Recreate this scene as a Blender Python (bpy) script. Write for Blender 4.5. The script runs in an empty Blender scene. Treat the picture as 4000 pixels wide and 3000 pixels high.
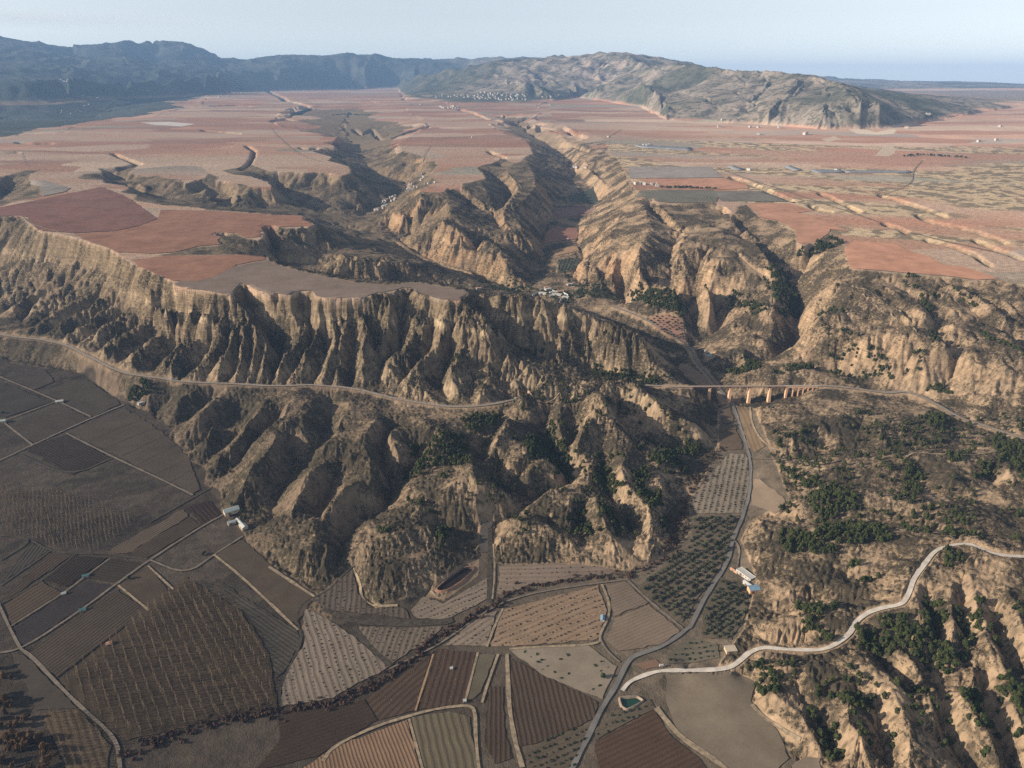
import bpy, math, random
import numpy as np
from mathutils import Vector
from mathutils.geometry import delaunay_2d_cdt
rng = np.random.default_rng(7); random.seed(7)
scene = bpy.context.scene
COL = scene.collection
# ------------------------------------------------------------------ camera, sky, sun, exposure
FPX, CX, CY = 2824.0, 2000.0, 1500.0          # focal length and centre of the 4000x3000 photograph, in its pixels
PITCH = math.radians(22.56); CAMH = 500.0
cam = bpy.data.cameras.new("camera"); cam.sensor_width = 36; cam.lens = 36 * FPX / 4000
cam.clip_start = 5; cam.clip_end = 90000
co = bpy.data.objects.new("camera", cam); COL.objects.link(co)
co.location = (0, 0, CAMH); co.rotation_euler = (math.pi / 2 - PITCH, 0, 0)
scene.camera = co
SUN_EL = math.radians(20.0)
SUN_TO = math.radians(11.0)                   # shadows fall to the right and this much forward
sdir = Vector((-math.cos(SUN_TO) * math.cos(SUN_EL), -math.sin(SUN_TO) * math.cos(SUN_EL), math.sin(SUN_EL)))  # towards the sun
w = bpy.data.worlds.new("World"); scene.world = w; w.use_nodes = True
nt = w.node_tree; bg = nt.nodes["Background"]; sky = nt.nodes.new("ShaderNodeTexSky")
sky.sky_type = 'NISHITA'; sky.sun_disc = False; sky.sun_elevation = SUN_EL
sky.sun_rotation = math.atan2(sdir.x, sdir.y)
sky.altitude = 1000; sky.air_density = 1.0; sky.dust_density = 0.5; sky.ozone_density = 1.0
hs = nt.nodes.new('ShaderNodeHueSaturation'); hs.inputs['Saturation'].default_value = .38; hs.inputs['Value'].default_value = .95; nt.links.new(sky.outputs[0], hs.inputs['Color']); nt.links.new(hs.outputs[0], bg.inputs[0]); bg.inputs[1].default_value = 0.105
sl = bpy.data.lights.new("sun", 'SUN'); sl.energy = 5.0; sl.angle = math.radians(0.5); sl.color = (1.0, 0.885, 0.74)
so = bpy.data.objects.new("sun", sl); COL.objects.link(so); so.location = (-3000, -1000, 3000)
so.rotation_euler = sdir.to_track_quat('Z', 'Y').to_euler()
vs = scene.view_settings; vs.view_transform = 'Standard'; vs.look = 'None'; vs.exposure = 0.7; vs.gamma = 1.0
scene.cycles.use_denoising = False
scene.cycles.max_bounces = 4; scene.cycles.diffuse_bounces = 2; scene.cycles.volume_bounces = 0
scene.cycles.transparent_max_bounces = 8

# ------------------------------------------------------------------ photograph -> ground
WIN = {'A': (0, 0, .6329), 'B': (1300, 0, .6329), 'C': (2600, 0, .6329), 'D': (0, 1000, .6329), 'E': (1300, 1000, .6329), 'F': (2600, 1000, .6329),
       'G': (0, 1950, .6329), 'H': (1300, 1950, .6329), 'I': (2600, 1950, .6329), 'P': (0, 0, 1.8083), 'S': (0, 0, 1.0),
       'a': (0, 500, .36166), 'b': (700, 500, .36166), 'c': (1400, 600, .36166), 'd': (2100, 600, .36166), 'e': (2700, 700, .36166), 'f': (3200, 900, .36166),
       'g': (0, 1000, .36166), 'h': (700, 1050, .36166), 'i': (1400, 1100, .36166), 'j': (600, 1450, .36166), 'k': (1300, 1550, .36166), 'l': (2000, 1500, .36166)}
def px(s):
    """'j 420,240,34 250,380,25' -> array of photo x, photo y, value; a window letter may change inside the string"""
    out = []; wn = None
    for tok in s.split():
        if len(tok) == 1 and tok in WIN: wn = WIN[tok]; continue
        v = [float(q) for q in tok.split(',')]
        out.append((wn[0] + v[0] * wn[2], wn[1] + v[1] * wn[2], v[2] if len(v) > 2 else 0.0))
    return np.array(out)
cp, sp = math.cos(PITCH), math.sin(PITCH)
def ray(x, y):
    dx = (np.asarray(x, float) - CX) / FPX; dy = -(np.asarray(y, float) - CY) / FPX
    gx, gy, gz = dx, cp + dy * sp, -sp + dy * cp
    return np.arctan2(gx, gy), gz / np.hypot(gx, gy)
def plain(r):
    return 150 + .03 * (np.minimum(r, 8500) - 1300) + .008 * np.maximum(r - 8500, 0)
def world(s):
    """heights: plain number = metres; 1000+d = plateau surface + d; 's' of 3000+ = distance in metres (value - 100000)"""
    p = px(s); th, sl_ = ray(p[:, 0], p[:, 1]); v = p[:, 2]
    r = np.empty(len(p)); z = np.empty(len(p))
    for k in range(len(p)):
        if v[k] > 50000: r[k] = v[k] - 100000; z[k] = CAMH + sl_[k] * r[k]
        elif v[k] > 800:
            d = v[k] - 1000; r[k] = min((389 - d) / max(.03 - sl_[k], .02), 14000); z[k] = plain(r[k]) + d
        else: r[k] = (v[k] - CAMH) / sl_[k]; z[k] = v[k]
    return np.stack([r * np.sin(th), r * np.cos(th), z], 1)

# ------------------------------------------------------------------ relief, on a grid of (bearing, log distance)
N = 1536
TH0, TH1 = -math.radians(54), math.radians(54)
LR0, LR1 = math.log(330), math.log(27000)
dT, dL = (TH1 - TH0) / N, (LR1 - LR0) / N
thg = TH0 + (np.arange(N) + .5) * dT; lrg = LR0 + (np.arange(N) + .5) * dL; rg = np.exp(lrg)
RR = rg[:, None] * np.ones((1, N)); XX = RR * np.sin(thg)[None]; YY = RR * np.cos(thg)[None]
PL = plain(RR)
cval = np.zeros((N, N)); cwt = np.zeros((N, N))
def dense(p, step=.55):
    out = [p[:1]]
    for a, b in zip(p[:-1], p[1:]):
        d = np.hypot(*(b - a)[:2]); r = max(300, math.hypot(a[0], a[1]))
        n = int(min(12000, max(2, d / (step * r / 1000))))
        t = (np.arange(1, n + 1) / n)[:, None]; out.append(a + (b - a) * t)
    return np.concatenate(out)
def cell(x, y):
    r = np.hypot(x, y)
    return ((np.log(np.maximum(r, 1)) - LR0) / dL).astype(int), ((np.arctan2(x, y) - TH0) / dT).astype(int)
mesa = np.zeros((N, N), bool)
def put(p, wt=1.0):
    q = dense(p); i, j = cell(q[:, 0], q[:, 1]); ok = (i >= 0) & (i < N) & (j >= 0) & (j < N)
    ok[ok] &= ~mesa[i[ok], j[ok]]             # a mesa top stays level: lines only shape what lies off it
    np.add.at(cval, (i[ok], j[ok]), q[ok, 2] * wt); np.add.at(cwt, (i[ok], j[ok]), wt)
def offset(p, d):
    t = np.gradient(p[:, :2], axis=0); t /= np.linalg.norm(t, axis=1)[:, None] + 1e-9
    q = p.copy(); q[:, 0] += t[:, 1] * d; q[:, 1] -= t[:, 0] * d
    return q
def smooth(p, n=3):
    for _ in range(n):
        q = np.empty((2 * len(p), p.shape[1])); q[0::2][:] = p; a, b = p[:-1], p[1:]
        q = np.concatenate([p[:1]] + [np.stack([.75 * u + .25 * v, .25 * u + .75 * v]) for u, v in zip(a, b)] + [p[-1:]]); p = q
    return p
def resample(p, n):
    d = np.r_[0, np.cumsum(np.hypot(*np.diff(p[:, :2], axis=0).T))]; t = np.linspace(0, d[-1], n)
    return np.stack([np.interp(t, d, p[:, k]) for k in range(p.shape[1])], 1)
def inside(poly, X, Y):
    c = np.zeros(X.shape, bool); n = len(poly); x0, y0 = poly[:, 0].min(), poly[:, 1].min(); x1, y1 = poly[:, 0].max(), poly[:, 1].max()
    m = (X >= x0) & (X <= x1) & (Y >= y0) & (Y <= y1)
    if not m.any(): return c
    xs, ys = X[m], Y[m]; ins = np.zeros(xs.shape, bool); j = n - 1
    for i in range(n):
        xi, yi, xj, yj = poly[i, 0], poly[i, 1], poly[j, 0], poly[j, 1]
        if yi != yj:
            k = ((yi > ys) != (yj > ys)) & (xs < (xj - xi) * (ys - yi) / (yj - yi) + xi); ins ^= k
        j = i
    c[m] = ins; return c
def line(s, sm=0, wt=1.0):
    p = world(s)
    if sm: p = smooth(p, sm)
    put(p, wt); return p
def spurs(lst, depth, floor=42):
    """ridge crests side by side; a gully runs down midway between each two"""
    W = [world(s) for s in lst]
    for p in W: put(smooth(p, 1))
    for a, b in zip(W[:-1], W[1:]):
        a, b = resample(a, 14), resample(b, 14); m = (a + b) / 2; t = np.linspace(0, 1, 14)
        wd = np.hypot(*(a - b)[:, :2].T)
        m[:, 2] -= np.minimum(depth * 1.35, .68 * wd) * np.interp(t, [0, .25, .7, 1], [.5, 1, 1, .35]); m[:, 2] = np.maximum(m[:, 2], floor)
        put(smooth(m, 1))

# plateaus (mesa tops) as outlines on the plateau surface
MESA = [
 # the near mesa with the big red field
 "a -300,985,1000 0,960,1000 230,958,1000 300,1030,1000 420,1115,1000 640,1150,1000 850,1200,1000 960,1240,1000 1180,1310,1000 1250,1350,1000 1420,1465,1000 1500,1500,1000 1700,1590,1000 1860,1655,1000 "
 "g 1870,330,1000 2210,385,1000 h 340,250,1000 570,290,1000 590,230,1000 640,170,1000 690,165,1000 800,230,1000 960,280,1000 1060,265,1000 1110,285,1000 1220,290,1000 1290,245,1000 1430,240,1000 1470,300,1000 1600,325,1000 1980,320,1000 "
 "i 40,185,1000 200,130,1000 310,115,1000 330,135,1000 400,105,1000 480,70,1000 570,70,1000 680,130,1000 850,185,1000 1080,215,1000 1090,190,1000 1210,120,1000 1130,95,1000 960,60,1000 800,35,1000 600,5,1000 420,30,1000 280,40,1000 0,20,1000 "
 "h 1870,140,1000 1500,70,1000 1200,0,1000 b 1000,1455,1000 910,1390,1000 560,1370,1000 420,1375,1000 0,1375,1000 a 1760,1385,1000 1700,1372,1000 1900,1345,1000 2130,1285,1000 2212,1280,1000 b 450,1265,1000 410,1210,1000 470,1180,1000 360,1135,1000 600,1140,1000 720,1190,1000 860,1215,1000 920,1180,1000 930,1130,1000 880,1080,1000 930,1060,1000 1000,1050,1000 1080,1075,1000 1270,1085,1000 1330,1060,1000 1400,1075,1000 1470,1045,1000 1330,990,1000 1350,955,1000 1250,940,1000 1000,940,1000 900,925,1000 600,900,1000 280,885,1000 230,860,1000 0,840,1000 "
 "a 1880,830,1000 1780,835,1000 1700,820,1000 1500,795,1000 1440,770,1000 1470,720,1000 1330,700,1000 1310,685,1000 1390,655,1000 1350,620,1000 1200,600,1000 1110,590,1000 1100,560,1000 900,555,1000 840,540,1000 920,495,1000 700,420,1000 460,450,1000 330,500,1000 310,560,1000 480,600,1000 440,640,1000 440,745,1000 280,770,1000 130,800,1000 0,850,1000 -300,900,1000",
 # the plain behind it, with its lobes
 "a -300,640,1000 0,530,1000 270,460,1000 450,450,1000 700,440,1000 920,495,1000 1110,485,1000 1090,440,1000 1240,450,1000 1250,420,1000 1500,395,1000 1400,480,1000 1580,530,1000 1700,510,1000 1740,540,1000 1950,555,1000 2000,600,1000 b 280,535,1000 310,490,1000 350,500,1000 430,530,1000 390,570,1000 500,575,1000 700,610,1000 800,645,1000 1010,645,1000 970,600,1000 950,580,1000 830,540,1000 760,520,1000 580,500,1000 460,460,1000 590,435,1000 720,410,1000 740,380,1000 880,440,1000 1000,470,1000 1200,470,1000 1350,490,1000 1430,480,1000 1500,475,1000 1560,480,1000 1750,520,1000 1850,490,1000 1850,450,1000 1830,415,1000 1600,350,1000 1640,310,1000 1430,250,1000 1480,205,1000 1690,205,1000 1650,180,1000 1560,165,1000 1680,150,1000 1690,120,1000 1720,90,1000 "
 "A 2040,850,1000 1950,830,1000 1720,780,1000 1680,760,1000 1720,690,1000 1850,650,1000 1750,620,1000 1850,600,1000 2212,590,1000 B 300,640,1000 440,640,1000 B 400,480,1000 A 2212,490,1000 1650,520,1000 1300,570,1000 1250,650,1000 1040,690,1000 880,750,1000 700,765,1000 480,770,1000 400,825,1000 130,835,1000 0,865,1000 -300,900,1000",
 # the middle mesa between the two canyons
 "c 690,390,1000 700,415,1000 910,415,1000 960,370,1000 1110,370,1000 1120,320,1000 1200,310,1000 1370,265,1000 1340,215,1000 1280,155,1000 1330,125,1000 1460,100,1000 1560,40,1000 1640,90,1000 1700,100,1000 1750,90,1000 1800,40,1000 1890,5,1000 B 1200,880,1000 1150,850,1000 1040,820,1000 950,765,1000 1045,755,1000 880,715,1000 800,690,1000 700,640,1000 500,640,1000 450,690,1000 560,720,1000 590,790,1000 470,850,1000 400,890,1000 430,930,1000 540,960,1000 c 720,90,1000 820,80,1000 870,120,1000 760,240,1000 840,280,1000",
 # the plain on the right
 "B 1180,700,1000 1300,680,1000 1250,740,1000 1430,770,1000 1560,820,1000 1700,860,1000 d 780,0,1000 870,50,1000 930,140,1000 980,260,1000 1010,330,1000 1100,400,1000 1110,490,1000 1220,470,1000 1290,540,1000 1400,540,1000 1700,530,1000 1930,530,1000 1960,560,1000 e 330,290,1000 400,330,1000 440,430,1000 500,290,1000 600,270,1000 760,420,1000 950,450,1000 1000,520,1000 1130,560,1000 1140,690,1000 1220,720,1000 1340,690,1000 1480,590,1000 1650,690,1000 1690,830,1000 1720,960,1000 2120,1005,1000 "
 "f 850,460,1000 1400,500,1000 1700,540,1000 1950,525,1000 2212,600,1000 2600,640,1000 2600,-900,1000 C 2300,640,1000 1560,760,1000 1400,790,1000 1000,800,1000 600,770,1000 350,760,1000 0,740,1000 B 1900,660,1000 1500,600,1000 1300,640,1000",
]
MESAW = [world(s) for s in MESA]
for p in MESAW: mesa |= inside(p, XX, YY)
for p in MESAW: put(np.concatenate([p, p[:1]]), .5)
cval[mesa] += PL[mesa]; cwt[mesa] += 1

# railway: almost level along the whole scarp
RAIL_W = world("g -400,810,46 -200,835,45 0,855,44 200,885,43 440,905,42 620,940,42 760,985,42 900,1060,42 1050,1130,42 1180,1205,42 1300,1255,42 1450,1290,42 1640,1315,42 1820,1335,42 h 0,1222,42 250,1235,42 500,1245,42 730,1252,42 950,1270,42 1200,1268,42 1400,1255,42 1550,1268,42 1800,1285,42 2000,1320,42 i 0,1165,42 200,1220,42 500,1290,42 800,1335,42 1020,1358,42 1250,1355,42 1500,1320,42 1700,1275,42 1840,1240,42")
RAIL_M = world("l 1440,18,42 1700,30,42 1960,38,42")
DECK_W = world("F 165,806,42 950,803,42")
RAIL_E = world("F 950,803,42 1100,812,42 1200,825,42 1290,838,42 1370,848,42 1480,838,43 1560,860,43 1640,900,43 1760,970,43 1830,1008,43 2000,1062,44 2212,1132,45 2500,1215,46")
for p in (RAIL_W, RAIL_M, RAIL_E):
    p = smooth(p, 2)
    for d in (-5, -2.5, 0, 2.5, 5): put(offset(p, d), 4)
put(world("E 1150,900,50 1300,830,60 1500,810,62 1700,800,58 1900,800,50"))

for d in (-16, 0, 16): put(offset(world("F 215,852,34 270,892,18.2 330,905,14.5 392,907,13.7 517,904,14.6 643,886,19.9 749,857,27.3 788,853,28.6 821,845,30.5 853,830,34.6 900,815,39"), d), 3)
# ---- the front scarp: shoulder below the rim, then spurs down to the line
for s in ("g 300,40,112 700,40,120 1000,100,124 1180,180,122 1280,290,122 1500,400,122 1700,520,121 1850,590,120 2060,620,120 2210,655,120 h 420,548,119 560,455,122 700,455,122",
          "h 860,440,120 1100,450,120 1350,440,120 1480,520,119 1650,540,118 1800,540,118 1990,520,119 i 0,385,119 80,400,119",
          "i 540,400,118 680,430,118 900,420,120 1000,450,120 1200,470,119 1360,540,116"): line(s)
line("g -500,250,60 -200,150,75 100,60,95 300,40,112"); line("a -300,1050,985 0,1000,990 100,1010,985 200,1030,985")
spurs(["g -200,480,50 -300,560,44", "g 300,130,100 180,200,84 60,290,66 0,320,60 -200,430,48", "g 520,130,105 420,190,92 280,270,78 180,330,66 60,400,55 0,440,51 -150,560,45", "g 740,150,110 620,250,94 480,350,78 370,410,68 220,500,58 150,590,52 150,660,47",
       "g 950,130,118 800,260,97 640,330,83 500,400,73 400,490,62 350,570,55 330,700,48", "g 1000,380,95 880,480,84 720,580,74 560,690,62 420,770,54 300,830,47",
       "g 1180,340,105 1100,450,92 1000,560,80 860,620,71 700,730,60 560,830,50 450,890,45", "g 1370,460,98 1200,560,86 1080,640,76 950,770,63 800,850,54 640,930,45",
       "g 1500,560,95 1350,630,84 1220,720,74 1100,820,64 950,910,52 840,980,45", "g 1690,640,92 1560,720,84 1480,800,76 1350,880,68 1230,950,60 1100,1070,51 1070,1105,45"], 11, 43)
spurs(["g 1690,640,92 1560,720,84 1480,800,76 1350,880,68 1230,950,60 1100,1070,51 1070,1105,45", "g 1800,650,95 1760,820,80 1600,1000,64 1470,1100,56 1420,1180,49 1400,1245,45", "g 2060,680,94 2000,850,79 1860,1040,65 1840,1130,57 1830,1280,46",
       "h 430,562,110 300,690,95 200,780,83 80,850,76 -60,960,63 -100,1100,54 -90,1180,47", "h 520,562,110 450,700,97 420,830,83 310,930,71 290,1020,61 130,1150,50 100,1190,46", "h 640,580,110 560,780,90 540,900,78 400,1050,63 380,1185,47",
       "h 700,640,104 690,800,88 680,920,76 650,1050,62 590,1205,46", "h 740,560,112 850,680,100 830,870,82 780,960,72 760,1150,50 740,1228,45", "h 900,780,92 950,830,87 930,960,74 910,1080,62 860,1110,54 820,1180,46"], 13, 43)
line("h 640,250,980 720,380,960 850,560,96 980,700,82 1080,830,68 1100,960,58 1020,1100,49 960,1245,43")
line("h 600,240,1000 580,300,996 690,430,128 740,560,112"); line("h 700,180,1000 800,240,996 830,400,128 860,440,120")
spurs(["h 1250,430,119 1370,520,112 1390,600,106 1300,800,88 1200,930,74 1080,1040,64 1060,1200,47", "h 1500,560,110 1480,700,97 1440,820,87 1360,920,77 1340,1020,66 1220,1150,52 1200,1228,45", "h 1640,560,110 1680,700,97 1700,860,84 1620,950,76 1600,1080,62 1550,1200,48 1540,1255,45",
       "h 1780,560,108 1760,750,94 1720,880,82 1740,1000,68 1700,1150,54 1680,1260,45", "h 1990,540,112 2030,620,106 2000,800,90 1960,900,78 1990,1050,68 2030,1150,56 1900,1250,45"], 14, 43)
line("i 430,250,985 480,360,962 440,480,98 480,620,80 420,760,68 280,830,62 200,1000,52 420,1230,43")
line("i 60,420,118 100,520,108 50,700,88 30,780,80"); line("i 260,420,112 280,560,98 240,660,86 300,740,78"); line("i 180,500,100 200,640,80 180,760,68")
line("i 330,140,1000 350,250,990 370,340,130 300,400,120"); line("i 540,330,128 560,400,116 620,560,98 560,660,88 480,740,80 330,840,72 310,960,63 300,1050,55")
line("i 900,190,1000 880,300,128 790,400,116 720,480,106 600,600,92 540,690,85"); line("i 850,480,104 800,620,84 730,800,70 560,960,58 400,1150,48")
line("i 1050,570,106 920,610,99 880,680,92 790,760,83 700,860,75 600,990,66 560,1060,60 520,1150,52 510,1250,45"); line("i 560,1060,60 700,1180,52 860,1310,45")
line("i 1020,600,90 1000,760,74 950,900,61 870,1080,51 940,1200,46 1060,1330,43")
line("i 1380,550,116 1180,680,94 1100,800,84 1030,920,75 980,1060,65 1060,1150,55 1150,1230,48"); line("i 1300,800,80 1250,960,66 1200,1150,52 1250,1320,43")
line("i 1420,820,80 1400,1000,64 1350,1180,54 1280,1320,45"); line("i 1560,830,72 1520,1000,60 1600,1220,47"); line("i 1750,900,66 1700,1050,58 1750,1200,48")
line("i 1080,215,1000 1250,310,135 1350,400,126 1385,540,114 1390,700,96 1500,790,84 1700,845,74 1850,950,66 2000,1030,62 2150,1090,58 E 1450,800,56 1700,780,50")
# valley behind it, ridge beyond
line("E 850,260,982 900,340,120 1000,450,94 1070,530,80 1250,590,68 1450,640,58 1650,680,50 1900,730,40 2120,800,24")
R1 = "E 830,237,1000 900,235,996 1000,255,145 1100,265,142 1200,250,142 1280,265,138 1430,300,130 1500,330,124 1600,380,114 1740,440,104 1850,500,92 1900,560,82 1960,640,70 2080,700,55 2115,750,40"
line(R1, 1); line("E 1210,330,115 1350,350,112 1500,380,106 1640,430,98"); line("E 1450,470,92 1400,540,82 1390,600,72"); line("E 1680,480,92 1690,560,80 1850,640,66"); line("E 1560,470,88 1580,580,70 1620,660,54")
# back rim valley (behind the grey strip of the mesa) and the dark ribbed slope
line("b 1100,1520,955 1350,1590,945 1600,1640,105 c -100,1330,95 200,1420,88 500,1400,80 800,1360,72 1000,1440,66 1250,1480,60 1500,1490,56")
line("b 1000,1440,970 1300,1470,950 E -300,40,108 0,70,100 300,110,90 560,130,80 720,185,66")
line("b 890,1090,992 1100,1190,985 1140,1290,975 1180,1350,965 1500,1430,945 1800,1430,130 2100,1440,122 c 300,1170,112 480,1210,105 660,1185,100 820,1210,88 960,1330,70")
line("b 560,1180,965 640,1280,950 760,1350,940 900,1400,940 1000,1450,940"); line("b 60,1350,985 240,1330,975 420,1345,960 600,1360,945")
line("b 940,1180,960 990,1280,945 1060,1420,940 1100,1520,935"); line("b 1330,1070,996 1380,1160,985 1500,1200,975 1700,1270,960 1900,1310,945 2212,1400,118 c 500,1100,104 640,1180,100"); line("b 1210,1120,970 1300,1250,950 1480,1330,942 1800,1390,128 2000,1410,120")
# canyon behind (village valley): floor
line("b 1000,520,960 1080,640,945 1200,780,935 1400,870,928 1600,940,922 1850,950,915 2000,900,910 c 120,560,908",)
line("c 300,700,95 400,880,86 520,1000,80 700,1120,72 900,1200,66 1200,1260,60 1500,1340,56 1800,1500,51 2000,1560,50")
line("b 1400,960,940 1600,1040,920 1900,1100,905 2212,1150,95 c 300,930,86"); line("b 1500,1060,950 1800,1180,925 2100,1300,108 c 300,1080,90 600,1160,78")
line("c 120,560,910 -40,640,905 150,720,100 300,700,95"); line("c 560,420,125 500,320,918 250,240,930 100,130,940 20,0,950 B 120,880,955 60,800,965 100,700,975")
# left canyon wall spurs
line("b 1500,480,998 1440,590,970 1400,640,955 1480,720,945 1530,830,935 1600,900,926"); line("b 1850,500,998 1820,560,985 1900,650,960 1950,800,940 1880,900,922"); line("b 1620,520,985 1640,680,955 1700,830,935 1750,930,920")
line("b 1250,480,998 1200,620,965 1350,700,945"); line("b 1000,650,998 1060,760,965 1200,830,945 1450,880,935"); line("b 830,660,985 900,800,955 940,900,940"); line("b 640,620,998 620,780,970 600,880,955"); line("b 420,600,985 540,760,955 560,880,945")
line("b 300,640,996 280,720,980 460,860,960"); line("b 60,600,990 200,680,965 400,780,950 530,880,942"); line("a 1900,580,998 1800,640,980 1850,760,965"); line("a 1350,640,975 1500,700,960 1700,780,955 1930,830,950"); line("a 1400,490,998 1350,560,985 1560,640,985")
line("a 960,510,975 1100,510,970 1250,560,965 1400,640,960"); line("a 1250,440,985 1150,500,972"); line("a 0,620,950 60,700,955 0,800,970"); line("a 440,460,990 200,540,970 0,600,955 -300,700,945"); line("a 300,570,996 150,640,975 100,740,972 60,810,985"); line("a 480,610,985 340,640,980 200,700,975")
line("A 2100,1000,958 2150,900,962 2090,860,970"); line("A 1800,720,970 1820,690,975 1920,670,985"); line("B 200,820,965 300,860,960 380,820,970 560,790,985")
# middle mesa: its flanks and front spurs
line("c 690,390,1000 600,400,985 470,440,120 300,560,105 110,640,100"); line("c 500,300,930 600,380,950"); line("c 440,180,960 330,140,958 300,60,962 330,0,965"); line("c 680,350,950 720,210,965 800,140,985")
line("c 700,415,1000 640,560,985 500,640,140 300,660,118 120,700,100"); line("c 500,640,138 580,760,98 560,870,86"); line("c 640,600,145 700,720,120 660,800,100 570,880,88"); line("c 850,430,1000 900,540,982 860,650,140 720,740,122")
line("c 1000,600,990 1020,650,982 900,740,150 1070,820,140 1120,900,128 1380,930,120 1500,1000,112 1540,1100,100 1580,1230,85 1650,1330,70 1880,1420,52"); line("c 900,740,150 800,800,130 700,860,115 570,920,96 560,1020,84")
line("c 870,860,115 800,960,96 760,1060,80"); line("c 1000,880,128 950,980,105 850,1080,84"); line("c 1290,960,100 1290,1060,84 1240,1150,72"); line("c 1150,1000,104 1160,1120,76"); line("c 1380,1110,92 1280,1200,72"); line("c 950,1010,105 1150,1030,102 1380,1090,96 1500,1150,90")
line("c 700,400,990 960,400,992 1010,620,985"); line("c 1110,370,1000 1250,480,980 1500,680,950"); line("c 1120,330,985 1000,420,975 1200,560,955 1450,690,940 1600,860,120 1700,1000,95 1800,1150,75 1850,1300,60 1950,1450,52")
line("c 1300,290,1000 1400,440,985 1450,560,965 1480,680,950"); line("c 1420,200,985 1550,350,965 1680,440,955 1560,580,945 1510,690,935")
line("c 1700,100,1000 1600,200,998 1680,290,994 1740,400,988 1640,530,980 1560,640,972 1580,740,135 1660,860,122 1780,930,108 1890,1010,90 1940,1060,75"); line("c 1800,60,1000 1890,220,995 1920,350,988 1800,500,978 1700,560,975 1660,640,965 1750,780,132 1830,930,108")
line("c 1560,60,985 1470,130,985 1600,160,985")
# canyon A floor (from far to the hamlet and on under the viaduct)
line("B 1050,730,975 1150,775,965 1200,820,955 1290,870,948 1400,940,940 1480,1000,935 1500,1080,930 c 2130,500,922 d 150,560,910 180,640,100 100,760,88 40,900,78 60,1050,70 20,1250,60 60,1400,54 100,1580,50", wt=2)
line("d 420,140,945 500,300,930 640,420,918 660,520,910 560,600,98 450,700,92 430,950,80 500,1100,72 380,1310,60 480,1390,57 900,1430,52 1000,1600,47 1350,1640,40 F 190,420,34 180,520,27")
line("E 1290,235,50 1500,290,46 1700,370,40 1900,450,34 2054,560,28 F 60,680,22 200,780,18 300,850,15 330,950,14 340,1200,12 250,1370,11 120,1520,9 H 2160,100,8 2100,330,6", wt=2)
line("F 0,460,34 100,530,28 170,620,23 240,710,20 330,800,17 410,900,15 450,1030,13 500,1190,12 525,1300,11 520,1400,10 490,1550,9", wt=2)
line("B 1240,780,990 1400,830,985 1480,900,975 1560,1000,968 1620,1080,965 1700,1150,962"); line("d 380,130,960 440,70,985 600,90,990 690,60,996"); line("d 560,180,955 720,300,960 780,440,955 720,540,945"); line("d 500,760,108 560,900,98 640,1040,92 540,1130,88 480,1250,80 700,1320,76 1000,1400,70 1380,1560,58")
# ridge between canyon A and the first gully on the right
line("d 1100,500,1000 1180,640,998 1220,760,994 1200,850,988 1130,980,980 1060,1110,970 1100,1230,120 1250,1330,106 1420,1450,92 1490,1580,80 1650,1655,66 F 158,330,60 205,372,48", 1)
line("d 1230,490,992 1200,600,985 1290,700,972 1450,800,150 1560,900,138 1480,1000,126 1440,1080,117 1440,1250,101 1480,1400,82 1560,1500,68 1700,1600,55 F 239,311,46 300,380,38 320,440,32 220,510,26 150,560,24")
line("d 900,640,985 850,800,975 780,900,965 860,1100,115 800,1250,95"); line("d 1290,560,1000 1400,660,998 1500,750,992 1580,870,985 1560,960,978 1470,1100,128"); line("d 1700,1000,985 1900,1000,986 1780,1150,130 1600,1250,112 1560,1400,90 1650,1470,74"); line("d 1830,1130,118 1760,1250,98 1700,1400,76 1680,1480,62")
line("d 1600,600,995 1750,700,990 1900,800,990"); line("d 2000,1120,140 1900,1250,122 1800,1450,102 1900,1560,92 F 180,220,70 330,330,60 360,390,48")
line("e 330,310,990 350,380,982 420,490,972 560,640,143 700,780,131 830,950,117 950,1050,106 1060,1180,92 1150,1290,80 1190,1400,70 1150,1550,58 1130,1650,48 F 840,520,44 760,580,40 600,640,34 420,690,26 300,740,20", wt=2)
line("e 60,430,996 330,550,994 370,720,988 480,800,140 640,960,126 780,1060,113 860,1150,103 870,1300,94 820,1460,82 960,1560,66"); line("e 440,440,998 640,600,994 800,800,986 840,960,135 1000,930,140 1080,900,140 960,1080,112"); line("e 1400,650,988 1300,800,136 1250,900,125 1200,1050,105 1080,1170,83")
line("e 1660,690,1000 1500,760,994 1370,900,142 1380,1000,133 1250,1120,116 1120,1200,98"); line("e 1700,830,1000 1600,1050,985 1560,1150,138 1450,1250,122 1300,1300,102 1220,1400,88 1220,1500,78 F 900,450,66")
# long ravines and ribs on the right
line("f 720,560,988 1000,720,976 1150,840,130 1220,950,119 1200,1080,107 1290,1220,94 1370,1350,83 1480,1480,71 F 1720,780,58 1800,880,50 1860,960,44 1880,1020,40", wt=2)
line("f 1100,640,986 1250,740,975 1450,860,134 1600,980,121 1800,1080,108 2000,1200,96 2212,1370,82 2500,1560,70", wt=2); line("f 1300,520,996 1500,640,986 1700,790,976 1900,900,966 2100,1010,119 2212,1110,110 2500,1300,95"); line("f 1700,545,996 1950,710,988 2100,880,978 2150,1000,970 2212,1060,118")
line("f 690,590,994 850,680,986 1000,790,980 1160,890,137 1190,940,130"); line("f 380,600,990 480,640,986 600,720,980 800,830,972 1000,950,131 1150,960,128"); line("f 700,700,978 870,870,968 1050,1100,118 1200,1200,106 1230,1260,98")
line("f 1260,960,132 1530,1050,124"); line("f 1300,1160,118 1500,1230,111 1750,1330,101 1950,1430,93 2212,1550,84 2500,1650,78"); line("f 1150,640,990 1560,750,982 1750,960,967 2212,1300,108 2500,1480,92"); line("f 1450,560,1000 1800,760,990 2050,960,978"); 
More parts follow.
